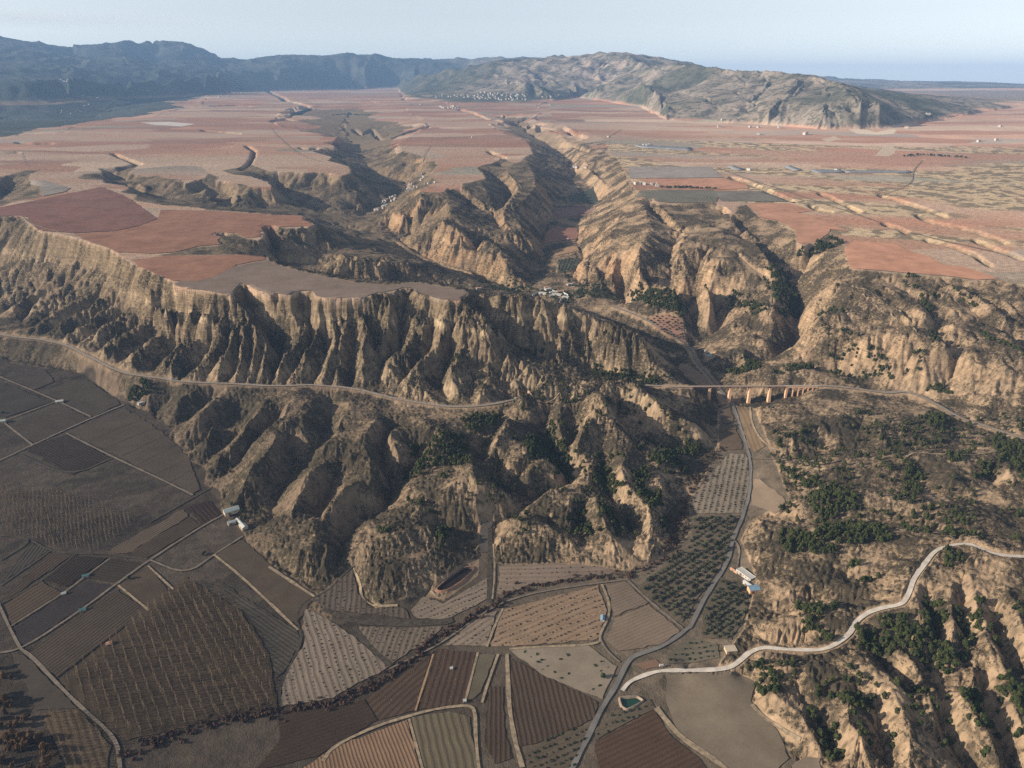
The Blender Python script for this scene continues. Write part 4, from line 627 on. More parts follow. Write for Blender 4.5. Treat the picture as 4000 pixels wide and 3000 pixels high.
def noise(m, vec, scale, detail=3, rough=.6):
    n = node(m, 'ShaderNodeTexNoise'); n.inputs['Scale'].default_value = scale; n.inputs['Detail'].default_value = detail; n.inputs['Roughness'].default_value = rough
    lk(m, vec, n.inputs['Vector']); return n.outputs['Fac']
def ramp01(m, v, lo, hi):
    n = node(m, 'ShaderNodeMapRange'); n.inputs[1].default_value = lo; n.inputs[2].default_value = hi; lk(m, v, n.inputs[0]); return n.outputs[0]
def bsdf(m): return m.node_tree.nodes['Principled BSDF']
def ground_mat():
    m = mat('dry_ground'); b = bsdf(m); g = node(m, 'ShaderNodeNewGeometry'); pos = g.outputs['Position']
    c = node(m, 'ShaderNodeAttribute', attribute_name='Col'); s = node(m, 'ShaderNodeAttribute', attribute_name='scrub')
    f = noise(m, pos, .26, 4, .75); f2 = noise(m, pos, .09, 3, .6)
    thr = math_(m, 'SUBTRACT', math_(m, 'MULTIPLY', s.outputs['Fac'], .26), .085)
    k = ramp01(m, math_(m, 'ADD', f, thr), .545, .575)
    col = mixrgb(m, math_(m, 'MULTIPLY', k, math_(m, 'MULTIPLY', ramp01(m, s.outputs['Fac'], .02, .2), .86)), c.outputs['Color'], (.048, .040, .027))
    v = ramp01(m, f2, .3, .7); col = mixrgb(m, 1.0, col, mixrgb(m, v, (.72, .72, .72), (1.26, 1.24, 1.20)), 'MULTIPLY')
    sc3 = node(m, 'ShaderNodeVectorMath', operation='MULTIPLY'); lk(m, pos, sc3.inputs[0]); sc3.inputs[1].default_value = (.06, .06, 1.0); bed = noise(m, sc3.outputs[0], .55, 4, .7)
    steep = node(m, 'ShaderNodeSeparateXYZ'); lk(m, g.outputs['True Normal'], steep.inputs[0]); st_ = ramp01(m, steep.outputs['Z'], .86, .6)
    be = node(m, 'ShaderNodeAttribute', attribute_name='beds'); col = mixrgb(m, math_(m, 'MULTIPLY', st_, math_(m, 'MULTIPLY', be.outputs['Fac'], .75)), col, mixrgb(m, 1.0, col, mixrgb(m, ramp01(m, bed, .38, .62), (.55, .52, .5), (1.5, 1.45, 1.38)), 'MULTIPLY'))
    lk(m, col, b.inputs['Base Color'])
    bp = node(m, 'ShaderNodeBump'); bp.inputs['Strength'].default_value = .9; bp.inputs['Distance'].default_value = 1.4; lk(m, math_(m, 'ADD', f, math_(m, 'MULTIPLY', noise(m, pos, .9, 2), .4)), bp.inputs['Height']); lk(m, bp.outputs[0], b.inputs['Normal'])
    b.inputs['Roughness'].default_value = 1; b.inputs['Specular IOR Level'].default_value = .05
    return m
def field_mat(col, d, sp, con, seed):
    m = mat('tilled_soil', col, 1, .03); b = bsdf(m); g = node(m, 'ShaderNodeNewGeometry'); pos = g.outputs['Position']
    f = noise(m, pos, .045, 4, .6); f2 = noise(m, pos, .5, 2); f3 = noise(m, pos, .012, 2)
    v = math_(m, 'ADD', math_(m, 'MULTIPLY', math_(m, 'ADD', f, f3), .75), math_(m, 'MULTIPLY', f2, .35))
    c = mixrgb(m, ramp01(m, v, .65, 1.25), tuple(q * .72 for q in col), tuple(min(1, q * 1.28) for q in col))
    if d is not None and con > 0:
        dp = node(m, 'ShaderNodeVectorMath', operation='DOT_PRODUCT'); lk(m, pos, dp.inputs[0]); dp.inputs[1].default_value = (-d[1], d[0], 0)
        wob = math_(m, 'MULTIPLY', noise(m, pos, .03, 2), sp * .8)
        sn = math_(m, 'SINE', math_(m, 'MULTIPLY', math_(m, 'ADD', dp.outputs['Value'], wob), 6.2832 / sp))
        sn = ramp01(m, math_(m, 'ADD', sn, math_(m, 'MULTIPLY', math_(m, 'SUBTRACT', f2, .5), 2.0)), -.5, .9)
        c = mixrgb(m, math_(m, 'MULTIPLY', math_(m, 'MULTIPLY', sn, con), ramp01(m, math_(m, 'ADD', math_(m, 'MULTIPLY', f, .6), math_(m, 'MULTIPLY', f3, .4)), .36, .6)), c, tuple(q * .38 for q in col))
        bp = node(m, 'ShaderNodeBump'); bp.inputs['Strength'].default_value = .5; bp.inputs['Distance'].default_value = .5; lk(m, sn, bp.inputs['Height']); lk(m, bp.outputs[0], b.inputs['Normal'])
    lk(m, c, b.inputs['Base Color']); return m
def plain_mat(name, col, var=.25, scale=.3, rough=.9, spec=.1):
    m = mat(name, col, rough, spec); g = node(m, 'ShaderNodeNewGeometry'); f = noise(m, g.outputs['Position'], scale, 3)
    lk(m, mixrgb(m, ramp01(m, f, .3, .7), tuple(q * (1 - var) for q in col), tuple(min(1, q * (1 + var)) for q in col)), bsdf(m).inputs['Base Color']); return m
def leaf_mat(name, a, b_, scale=.25):
    m = mat(name, a, .9, .08); g = node(m, 'ShaderNodeNewGeometry'); oi = node(m, 'ShaderNodeObjectInfo')
    f = noise(m, g.outputs['Position'], scale, 2); t = math_(m, 'ADD', math_(m, 'MULTIPLY', f, .75), math_(m, 'MULTIPLY', oi.outputs['Random'], .3))
    lk(m, mixrgb(m, ramp01(m, t, .25, .8), a, b_), bsdf(m).inputs['Base Color']); return m
# ------------------------------------------------------------------ mesh helpers
def mesh_np(name, V, F, m):
    me = bpy.data.meshes.new(name); V = np.asarray(V, np.float32); k = F.shape[1]
    me.vertices.add(len(V)); me.vertices.foreach_set('co', V.ravel()); me.loops.add(F.size); me.loops.foreach_set('vertex_index', F.astype(np.int32).ravel())
    me.polygons.add(len(F)); me.polygons.foreach_set('loop_start', np.arange(0, F.size, k, dtype=np.int32)); me.update(calc_edges=True)
    if m is not None: me.materials.append(m)
    return me
def add(name, me, parent=None, kind=None, label=None, cat=None, group=None, loc=None, rz=0, sc=None):
    o = bpy.data.objects.new(name, me); COL.objects.link(o)
    if parent is not None: o.parent = parent
    if loc is not None: o.location = loc
    if rz: o.rotation_euler = (0, 0, rz)
    if sc is not None: o.scale = sc if isinstance(sc, tuple) else (sc,) * 3
    for k, v in (('kind', kind), ('label', label), ('category', cat), ('group', group)):
        if v: o[k] = v
    return o
class MB:
    def __init__(s): s.V = []; s.F = []
    def box(s, c, d, rz=0, taper=1.0):
        """box on its base centre c, size d; taper narrows the top"""
        ca, sa = math.cos(rz), math.sin(rz); b = len(s.V)
        for zz, t in ((0, 1), (d[2], taper)):
            for x, y in ((-1, -1), (1, -1), (1, 1), (-1, 1)):
                X, Y = x * d[0] / 2 * t, y * d[1] / 2 * t; s.V.append((c[0] + X * ca - Y * sa, c[1] + X * sa + Y * ca, c[2] + zz))
        for f in ((0, 3, 2, 1), (4, 5, 6, 7), (0, 1, 5, 4), (1, 2, 6, 5), (2, 3, 7, 6), (3, 0, 4, 7)): s.F.append(tuple(b + q for q in f))
        return s
    def gable(s, c, d, rise, over=.4, rz=0, th=.25):
        """two-pitch roof slab with eaves over a box of plan d; ridge along x"""
        ca, sa = math.cos(rz), math.sin(rz); hx, hy = d[0] / 2 + over, d[1] / 2 + over; b = len(s.V)
        sec = [(-hy, -over * rise / (d[1] / 2)), (0, rise), (hy, -over * rise / (d[1] / 2)), (hy, -over * rise / (d[1] / 2) + th), (0, rise + th), (-hy, -over * rise / (d[1] / 2) + th)]
        for x in (-hx, hx):
            for y, z in sec: s.V.append((c[0] + x * ca - y * sa, c[1] + x * sa + y * ca, c[2] + z))
        for k in range(6): s.F.append((b + k, b + (k + 1) % 6, b + 6 + (k + 1) % 6, b + 6 + k))
        s.F += [(b, b + 5, b + 4, b + 1), (b + 1, b + 4, b + 3, b + 2), (b + 6, b + 7, b + 10, b + 11), (b + 7, b + 8, b + 9, b + 10)]
        return s
    def gwall(s, c, d, rise, rz=0):
        """walls with gable ends"""
        ca, sa = math.cos(rz), math.sin(rz); hx, hy, h = d[0] / 2, d[1] / 2, d[2]; b = len(s.V)
        for x, y, z in ((-hx, -hy, 0), (hx, -hy, 0), (hx, hy, 0), (-hx, hy, 0), (-hx, -hy, h), (hx, -hy, h), (hx, hy, h), (-hx, hy, h), (-hx, 0, h + rise), (hx, 0, h + rise)):
            s.V.append((c[0] + x * ca - y * sa, c[1] + x * sa + y * ca, c[2] + z))
        s.F += [tuple(b + q for q in f) for f in ((0, 3, 2, 1), (0, 1, 5, 4), (2, 3, 7, 6), (1, 2, 6, 9, 5), (3, 0, 4, 8, 7), (4, 5, 9, 8), (6, 7, 8, 9))]
        return s
    def tube(s, p, q, r0, r1, n=6):
        p, q = Vector(p), Vector(q); d = (q - p).normalized(); a = d.orthogonal().normalized(); c = d.cross(a); b = len(s.V)
        for o, r in ((p, r0), (q, r1)):
            for k in range(n): t = 2 * math.pi * k / n; s.V.append(tuple(o + (a * math.cos(t) + c * math.sin(t)) * r))
        for k in range(n): s.F.append((b + k, b + (k + 1) % n, b + n + (k + 1) % n, b + n + k))
        s.F += [tuple(b + k for k in range(n))[::-1], tuple(b + n + k for k in range(n))]
        return s
    def mesh(s, name, m):
        me = bpy.data.meshes.new(name); me.from_pydata([tuple(v) for v in s.V], [], s.F); me.update()
        if m: me.materials.append(m)
        return me
# ------------------------------------------------------------------ the ground sheet
bedsA = np.clip((H0 - 46) / 14, 0, 1) * np.clip(.25 + (n1 - .3) * 1.6, 0, 1)
GM = ground_mat()
def sheet(name, r0, r1, kind='structure'):
    rows = slice(r0, r1); nr = r1 - r0; V = np.stack([XX[rows], YY[rows], H[rows]], 2).reshape(-1, 3); idx = np.arange(nr * N).reshape(nr, N)
    F = np.stack([idx[:-1, :-1].ravel(), idx[:-1, 1:].ravel(), idx[1:, 1:].ravel(), idx[1:, :-1].ravel()], 1)
    me = mesh_np(name, V, F, GM)
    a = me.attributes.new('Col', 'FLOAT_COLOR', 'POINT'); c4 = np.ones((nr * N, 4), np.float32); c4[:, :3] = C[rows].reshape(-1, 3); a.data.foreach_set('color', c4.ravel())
    a = me.attributes.new('beds', 'FLOAT', 'POINT'); a.data.foreach_set('value', bedsA[rows].ravel().astype(np.float32))
    a = me.attributes.new('scrub', 'FLOAT', 'POINT'); a.data.foreach_set('value', scrubA[rows].ravel().astype(np.float32))
    me.polygons.foreach_set('use_smooth', np.ones(len(F), bool)); me.update()
    return add(name, me, kind=kind)
kf = int((math.log(3950) - LR0) / dL)
def far_mat():
    m = mat('far_hills', rough=1, spec=.03); g = node(m, 'ShaderNodeNewGeometry'); pos = g.outputs['Position']; c = node(m, 'ShaderNodeAttribute', attribute_name='Col'); h = node(m, 'ShaderNodeAttribute', attribute_name='hilly')
    f = noise(m, pos, .0075, 5, .7); f2 = noise(m, pos, .03, 3, .65)
    k = math_(m, 'MULTIPLY', ramp01(m, math_(m, 'ADD', math_(m, 'MULTIPLY', f, .6), math_(m, 'MULTIPLY', f2, .4)), .46, .56), math_(m, 'MULTIPLY', h.outputs['Fac'], .8))
    col = mixrgb(m, k, c.outputs['Color'], (.035, .042, .028)); v = mixrgb(m, ramp01(m, f2, .3, .7), (.7, .7, .7), (1.3, 1.28, 1.25)); lk(m, mixrgb(m, math_(m, 'ADD', math_(m, 'MULTIPLY', h.outputs['Fac'], .75), .25), col, mixrgb(m, 1.0, col, v, 'MULTIPLY')), bsdf(m).inputs['Base Color']); return m
sheet('terrain', 0, kf + 1); GM = far_mat(); mo = sheet('mountains', kf, N); a_ = mo.data.attributes.new('hilly', 'FLOAT', 'POINT'); a_.data.foreach_set('value', mt[kf:N].ravel().astype(np.float32))
# ------------------------------------------------------------------ fields and tracks as thin sheets on the ground
def drape(poly, name, m, lift, kind='structure'):
    p = poly[:, :2]; n = len(p); cen = p.mean(0); r = np.hypot(*cen); sp = max(5.0, r / 150)
    bd = []
    for a, b in zip(p, np.roll(p, -1, 0)):
        k = max(1, int(np.hypot(*(b - a)) / sp)); bd += [a + (b - a) * t / k for t in range(k)]
    bd = np.array(bd); bd = bd + (np.random.default_rng(n).normal(size=bd.shape) * min(1.0, r / 900)); gx = np.arange(p[:, 0].min(), p[:, 0].max(), sp); gy = np.arange(p[:, 1].min(), p[:, 1].max(), sp)
    Xg, Yg = np.meshgrid(gx, gy); ins = inside(p, Xg, Yg); q = np.stack([Xg[ins], Yg[ins]], 1)
    if len(q):
        d = np.min(np.abs(q[:, None, 0] - bd[None, :, 0]) + np.abs(q[:, None, 1] - bd[None, :, 1]), 1) if len(q) * len(bd) < 6e6 else np.full(len(q), 9e9); q = q[d > sp * .6]
    allp = np.concatenate([bd, q]) if len(q) else bd; nb = len(bd)
    vo, _, fo, _, _, _ = delaunay_2d_cdt([Vector(v) for v in allp], [(i, (i + 1) % nb) for i in range(nb)], [list(range(nb))], 1, 1e-4)
    v = np.array([(a.x, a.y) for a in vo]); z = zat(v[:, 0], v[:, 1]) + lift + r * .00035
    me = bpy.data.meshes.new(name); me.from_pydata(np.column_stack([v, z]).tolist(), [], [tuple(f) for f in fo]); me.update(); me.materials.append(m)
    me.polygons.foreach_set('use_smooth', np.ones(len(me.polygons), bool))
    return add(name, me, kind=kind)
def dirv(s):
    if s is None: return None
    p = ground(s, H0); d = p[1, :2] - p[0, :2]; return d / np.hypot(*d)
FD = [dirv(f[2]) for f in FIELDS]
for k, (f, p, d) in enumerate(zip(FIELDS, FW, FD)):
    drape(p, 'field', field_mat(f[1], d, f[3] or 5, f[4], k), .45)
TMAT = {'dirt': plain_mat('packed_earth', (.16, .128, .096), .3, .2), 'pale': plain_mat('pale_earth', (.25, .19, .125), .4, .25), 'white': plain_mat('white_gravel', (.46, .405, .34), .2, .15), 'asphalt': plain_mat('worn_asphalt', (.15, .137, .122), .2, .1),
        'hedge': plain_mat('dry_brush', (.058, .047, .034), .45, .3), 'orange': plain_mat('ochre_earth', (.30, .19, .10), .2, .3), 'gravel': plain_mat('track_ballast', (.25, .21, .17), .25, .3)}
def strip(name, p, w, m, lift, kind='structure'):
    q = dense(p, 4.0); nn = max(2, len(q)); q = resample(q, max(3, int(np.hypot(*np.diff(q[:, :2], axis=0).T).sum() / 3.0))); n = len(q)
    k = np.arange(n); wob = 1 + .22 * (vnoise(k * 3.0, k * 0.0, 14, int(abs(p[0, 0])) % 97 + 5) - .5) * 2
    ks = 5 if n > 12 else 0; L = []
    zc = zat(q[:, 0], q[:, 1])
    if ks: zc = np.convolve(np.pad(zc, ks, mode='edge'), np.ones(2 * ks + 1) / (2 * ks + 1), 'valid')
    rows = []
    for d in (-.5, -.25, 0, .25, .5):
        o = q.copy(); t = np.gradient(q[:, :2], axis=0); t /= np.linalg.norm(t, axis=1)[:, None] + 1e-9
        ww = d * w * wob; o[:, 0] += t[:, 1] * ww; o[:, 1] -= t[:, 0] * ww
        zz = np.maximum(zat(o[:, 0], o[:, 1]), zc - .4); rows.append(np.column_stack([o[:, :2], zz + lift + np.hypot(o[:, 0], o[:, 1]) * .0004]))
    V = np.concatenate(rows); F = []
    for a in range(4):
        i = np.arange(n - 1); F.append(np.stack([a * n + i, a * n + i + 1, (a + 1) * n + i + 1, (a + 1) * n + i], 1))
    me = mesh_np(name, V, np.concatenate(F), m); me.polygons.foreach_set('use_smooth', np.ones(len(me.polygons), bool))
    return add(name, me, kind=kind)
for t, p in zip(TRACKS, TW): strip(t[0], p, t[2], TMAT[t[3]], .75 if t[3] != 'hedge' else .6)
# ------------------------------------------------------------------ plants
def leafball(rad, hgt, z0, n, leaf, seed, shape='round', lumps=6):
    """a crown of many small leaf faces: clumped, uneven, with gaps"""
    g = np.random.default_rng(seed); cen = g.normal(size=(lumps, 3)); cen /= np.linalg.norm(cen, axis=1)[:, None]; cen *= g.uniform(.25, .75, (lumps, 1)); V = []; F = []
    for k in range(n):
        c = cen[g.integers(lumps)]; d = g.normal(size=3); d /= np.linalg.norm(d); q = c + d * g.uniform(.25, .55); q /= max(1, np.linalg.norm(q) / 1.0)
        t = (q[2] + 1) / 2; w_ = 1.0 if shape == 'round' else (1.15 - .85 * t)
        P = np.array((q[0] * rad * w_, q[1] * rad * w_, z0 + t * hgt)); nrm = d + np.array((0, 0, .5)); nrm /= np.linalg.norm(nrm)
        a = np.cross(nrm, g.normal(size=3)); a /= np.linalg.norm(a); b = np.cross(nrm, a); s = leaf * g.uniform(.6, 1.3); i = len(V)
        V += [P - a * s - b * s * .6, P + a * s - b * s * .6, P + a * s * .6 + b * s, P - a * s * .7 + b * s * .8]; F.append((i, i + 1, i + 2, i + 3))
    return np.array(V), np.array(F)
def crownmesh(name, m, **k):
    V, F = leafball(**k); return mesh_np(name, V, F, m), V, F
M_PINE = leaf_mat('pine_needles', (.016, .024, .010), (.060, .068, .022)); M_OLIVE = leaf_mat('olive_leaves', (.022, .028, .017), (.066, .072, .042)); M_BARK = plain_mat('bark', (.075, .055, .04), .3, 3)
M_POP = leaf_mat('bare_twigs', (.16, .115, .075), (.30, .225, .145), .08); M_RED = leaf_mat('russet_brush', (.042, .025, .019), (.095, .056, .038), .1); M_VINE = leaf_mat('vine_wood', (.045, .032, .022), (.085, .062, .04)); M_VINEP = leaf_mat('pale_vine_wood', (.12, .095, .08), (.20, .16, .135))
M_GREEN = leaf_mat('green_shrub', (.02, .032, .012), (.06, .075, .028)); M_AUT = leaf_mat('autumn_leaves', (.045, .027, .014), (.12, .066, .028), .06)
def stuffmesh(name, tmpl, pos, sc, rz, m):
    V, F = tmpl; k = len(pos); ca, sa = np.cos(rz)[:, None], np.sin(rz)[:, None]; s = np.asarray(sc)[:, None]
    X = (V[None, :, 0] * ca - V[None, :, 1] * sa) * s + pos[:, :1]; Y = (V[None, :, 0] * sa + V[None, :, 1] * ca) * s + pos[:, 1:2]; Z = V[None, :, 2] * s + pos[:, 2:3]
    return mesh_np(name, np.stack([X, Y, Z], 2).reshape(-1, 3), (F[None] + (np.arange(k) * len(V))[:, None, None]).reshape(-1, F.shape[1]), m)
def scatter(poly, per_ha, seed, nz=None):
    g = np.random.default_rng(seed); p = poly[:, :2]; lo, hi = p.min(0), p.max(0); n = int((hi - lo).prod() / 1e4 * per_ha)
    if n < 1: return np.zeros((0, 2))
    q = g.uniform(lo, hi, (n, 2)); q = q[inside(p, q[:, 0], q[:, 1])]
    if nz is not None and len(q): q = q[fbm(q[:, 0].astype(np.float32), q[:, 1].astype(np.float32), 45, seed + 3, 2) > nz]
    i, j = cell(q[:, 0], q[:, 1]); ok = (i >= 0) & (i < N) & (j >= 0) & (j < N); q = q[ok]; return q
def off_road(q):
    i, j = cell(q[:, 0], q[:, 1]); return q[free[i, j] > .25]
def rows(poly, d, along, across, seed, jit=.3):
    g = np.random.default_rng(seed); p = poly[:, :2]; c = p.mean(0); e = np.array((-d[1], d[0])); R_ = np.max(np.hypot(*(p - c).T))
    a = np.arange(-R_, R_, along); b = np.arange(-R_, R_, across); A, B = np.meshgrid(a, b); A = A.ravel() + g.normal(0, jit * along * .4, A.size); B = B.ravel() + g.normal(0, .08 * across, B.size)
    q = c + A[:, None] * d + B[:, None] * e; q = q[inside(c + (p - c) * .97, q[:, 0], q[:, 1])]; return q[g.uniform(size=len(q)) > .05]
def settle(q): return np.column_stack([q, zat(q[:, 0], q[:, 1])])
def in_frame(p):
    d = p - np.array((0, 0, CAMH)); f = d[:, 1] * cp - d[:, 2] * sp; u = d[:, 1] * sp + d[:, 2] * cp; return (np.abs(d[:, 0] / f) < .74) & (np.abs(u / f) < .56) & (f > 0)
def visible(p, lift=3):
    """rough line-of-sight test against the relief, so that the single trees are ones the photograph shows"""
    th = np.arctan2(p[:, 0], p[:, 1]); r = np.hypot(p[:, 0], p[:, 1]); s = (p[:, 2] + lift - CAMH) / r; ok = in_frame(p); j = np.clip(((th - TH0) / dT).astype(int), 0, N - 1); ii = np.clip(((np.log(r) - LR0) / dL).astype(int), 1, N - 1)
    for k in np.nonzero(ok)[0]:
        i0 = max(0, ii[k] - 400); rr = rg[i0:ii[k] - 1]
        if len(rr) and np.any(H[i0:ii[k] - 1, j[k]] > CAMH + s[k] * rr + 1.0): ok[k] = False
    return ok
def plant(kind, zones, variants, scale, nmax, cat, stuffname, parts):
    """zones: (positions, label, group). the nmax that show largest become single plants, the rest one object of stuff"""
    P = np.concatenate([settle(z[0]) for z in zones]); Z = np.concatenate([np.full(len(z[0]), k) for k, z in enumerate(zones)]); g = np.random.default_rng(len(P))
    sc = g.uniform(*scale, len(P)); rz = g.uniform(0, 6.28, len(P)); d = np.linalg.norm(P - np.array((0, 0, CAMH)), axis=1)
    vis = visible(P); order = np.argsort(np.where(vis, d / sc, 9e9)); take = order[:nmax]; take = take[vis[take]]; rest = np.setdiff1d(np.arange(len(P)), take)
    for n_, k in enumerate(take):
        v = variants[int(rz[k] * 97) % len(variants)]; lab, grp = zones[Z[k]][1], zones[Z[k]][2]
        if parts:
            r = add(kind, None, None, None, lab, cat, grp, P[k] - np.array((0, 0, .3)), rz[k], float(sc[k])); r.empty_display_size = .5
            add('trunk', v['trunk'], r); add('crown', v['crown'], r)
        else: add(kind, v['crown'], None, None, lab, cat, grp, P[k] - np.array((0, 0, .3)), rz[k], float(sc[k]))
    if len(rest):
        for a, v in enumerate(variants[:1]):
            add(stuffname, stuffmesh(stuffname, v['t'], P[rest] - np.array((0, 0, .3)), sc[rest], rz[rest], v['crown'].materials[0]), kind='stuff')
    print('GEN', kind, len(P), 'singles', len(take))
def variant(name, m, tr=None, **k):
    me, V, F = crownmesh(name, m, **k); d = dict(crown=me, t=(V, F))
    if tr: d['trunk'] = MB().tube((0, 0, -.5), (.1, 0, tr[1]), tr[0], tr[0] * .55, 5).tube((.1, 0, tr[1] * .8), (tr[0] * 4, .2, tr[1] * 1.5), tr[0] * .5, tr[0] * .25, 4).tube((.1, 0, tr[1] * .8), (-tr[0] * 4, -.3, tr[1] * 1.4), tr[0] * .5, tr[0] * .25, 4).mesh('trunk', M_BARK)
    return d
def zone(s, ha, nz=None): return off_road(scatter(ground(s), ha * 2.2, len(s) * 7 + int(ha), nz))
def zones_of(lst): return np.concatenate([zone(*a) for a in lst])
pine_v = [variant('pine_crown', M_PINE, (.18, 2.0), rad=1.9, hgt=4.4, z0=.6, n=95, leaf=.62, seed=k, shape='cone') for k in (1, 2, 3)]
PZ = [
 ([("I 700,190 900,230 1050,170 1250,150 1420,250 1280,330 1330,480 1200,520 1100,480 950,430 850,450 720,330", 270, .36), ("F 880,1480 1000,1440 1200,1480 1200,1600 1000,1640 900,1580", 260, .3)], 'dark green pine in the dense wood behind the long white farmhouse', 'pines in the wood on the hill above the farmhouse'),
 ([("I 800,640 960,650 1050,610 1300,650 1180,740 1130,830 1020,890 860,860 820,800", 300, .33)], 'dark green pine in the wood above the lower bend of the white road', 'pines between the farmhouse hill and the white road'),
 ([("I 1170,800 1350,720 1480,720 1560,800 1500,930 1380,960 1200,920", 330, .3), ("I 1600,600 1720,640 1740,850 1900,920 1760,1080 1650,1080 1500,960 1560,800", 330, .33), ("I 1780,650 1950,700 1930,850 1800,950", 260, .36), ("I 1680,300 1850,290 1820,450 1750,480", 260, .4)], 'dark green pine in the wooded gullies below the upper white road bends', 'pines in the gullies below the white road'),
 ([("I 500,1050 700,1000 950,1000 1200,1050 1350,1200 1150,1300 1050,1250 900,1200 700,1250 540,1180", 150, .42), ("I 880,1300 1000,1350 1120,1500 1080,1640 980,1600", 220, .36), ("I 560,1160 700,1120 680,1250 560,1230", 230, None)], 'dark green pine on the broken slope beside the big bare grey field', 'pines on the slope beside the bare field'),
 ([("I 1800,1170 1950,1250 2010,1430 1900,1450 1820,1300", 260, .33), ("I 2050,1050 2212,1150 2212,1350 2080,1300", 260, .33), ("I 1000,960 2212,500 2212,1659 1000,1659", 32, .45)], 'scattered dark green pine on the ribbed sandy slope, bottom right', 'pines scattered over the ribbed sandy slope'),
 ([("l 100,640 420,400 480,560 640,740 660,900 600,1050 500,900 350,800 200,760", 330, .34), ("l 950,760 1000,900 1200,1100 1100,1200 880,1100 900,900", 300, .34), ("l 1300,950 1450,900 1640,1300 1500,1350 1350,1250", 260, .36), ("l 650,1200 760,1350 860,1550 800,1659 700,1480", 250, .36), ("l 950,1250 1080,1350 1200,1600 1100,1600", 270, .36), ("l 1400,600 2100,680 2000,760 1750,760 1500,640", 260, .36), ("l 1450,780 1750,750 1900,950 1700,1000 1500,950", 170, .4), ("l 500,150 700,100 740,170 560,230", 150, .4), ("l 0,0 1400,100 2000,700 1600,1650 0,1650", 20, .45)], 'dark green pine in the ravines of the hill facing the dark olive grove', 'pines in the ravines of the central hill'),
 ([("k 1050,400 1450,420 1500,700 1600,850 1300,950 1000,930 800,900 950,700", 130, .42), ("k 850,520 980,500 950,620 850,680", 300, .3), ("k 1380,250 1850,100 1850,250 1500,450", 150, .4), ("k 1450,450 1520,700 1640,800 1560,560", 170, .4), ("k 950,1180 1120,1120 1200,1200 1000,1270", 260, .33), ("k 1200,1380 1250,1500 1150,1659 1100,1600", 200, .36), ("k 500,1400 640,1400 620,1500 500,1500", 160, None), ("k 700,900 1900,900 1900,1250 700,1250", 25, .45)], 'dark green pine on the terraced hill between the railway and the oval pond', 'pines on the terraced hill below the railway'),
 ([("F 330,690 520,640 600,680 420,740", 260, .33), ("F 620,740 900,680 920,710 700,750", 230, .36), ("F 1090,600 1350,600 1500,740 1700,780 1780,870 1600,850 1400,770 1100,730", 150, .42), ("F 930,330 1080,330 1000,400 1250,500 1200,540 900,450 920,380", 140, .42), ("F 590,100 650,240 720,370 820,380 840,250 760,150", 260, .33), ("F 430,240 640,330 560,380 430,270", 180, .38), ("E 1810,260 1900,190 2000,210 2200,380 2150,390 1950,320", 330, .3), ("F 500,130 650,330 480,330 180,260 250,200", 70, .44), ("f 960,450 1090,580 1050,640 880,610", 200, .36), ("f 1160,650 1400,740 1550,790 1400,810 1200,700", 190, .36), ("f 1430,600 1750,830 1700,850 1500,700", 190, .36), ("f 1100,700 1250,850 1150,870 1050,760", 190, .36), ("e 1450,600 1500,600 1650,690 1500,750 1150,850 1110,830 1200,740", 200, .34), ("f 1160,1060 1280,1150 1270,1250 1180,1120", 230, .33), ("f 1550,1000 2212,1330 2212,1390 1800,1180", 120, .4), ("f 0,750 500,1000 1200,1400 1200,1600 200,1650 0,1000", 60, .46)], 'dark green pine on the long pale slope behind the viaduct', 'pines on the slopes behind the viaduct'),
 ([("F 700,1130 860,1090 850,1140 680,1170", 250, .3), ("F 560,1130 690,1080 650,1150", 200, .36), ("F 1570,1010 1700,980 1720,1060 1620,1060", 170, .38), ("F 620,1270 1000,1400 1130,1440 1000,1470 820,1430 700,1330", 170, .38), ("F 1730,1220 1860,1220 1850,1280 1740,1270", 220, .33), ("F 1880,1290 2000,1260 2010,1380 1900,1390", 220, .33), ("F 2000,1150 2212,1140 2212,1350 2050,1300", 150, .4), ("F 1470,1270 1600,1350 1580,1500 1470,1500", 170, .4), ("F 560,950 2212,950 2212,1650 700,1650", 32, .47), ("I 1440,90 2212,60 2212,260 1500,230", 60, .45)], 'dark green pine on the dry hills between viaduct and white road', 'pines on the dry hills in front of the viaduct'),
 ([("i 1450,500 2100,640 2000,800 1500,680", 130, .4), ("i 850,950 1100,880 1080,800 950,900", 170, .38), ("E 1600,650 2100,760 2000,800 1600,760", 120, .4)], 'dark green pine in the shaded hollow behind the pale front scarp', 'pines in the shaded hollow behind the scarp'),
 ([("D 790,850 850,790 925,770 930,850 850,905 795,900", 420, None)], 'dark green tree in the small clump between the railway and the left-hand fields', 'green trees in the clump below the railway'),
]
plant('pine_tree', [(zones_of(a), b, c) for a, b, c in PZ], pine_v, (1.0, 1.9), 300, 'pine tree', 'pine_wood', True)
olive_v = [variant('olive_crown', M_OLIVE, (.22, 1.3), rad=2.7, hgt=3.8, z0=.4, n=110, leaf=.62, seed=k) for k in (11, 12, 13)]
OLAB = {46: ('round dark olive tree in the big grove between stream and valley road', 'olive trees in the big valley grove'), 47: ('small young olive tree on pale soil in the orchard at the head of the valley', 'young olive trees on the pale orchard'), 53: ('round dark olive tree in the wedge-shaped grove beside the white farmhouse', 'olive trees in the grove beside the farmhouse'),
        54: ('small olive tree in the little plot beside the road fork', 'olive trees in the plot by the road fork'), 41: ('small green olive tree in the plot by the road at the bottom edge', 'olive trees in the plot at the bottom edge'), 43: ('small green olive tree in the strip beside the green pond', 'olive trees beside the green pond')}
oz = []; osz = []; vz = []; pz = []; vpz = []; gz = []
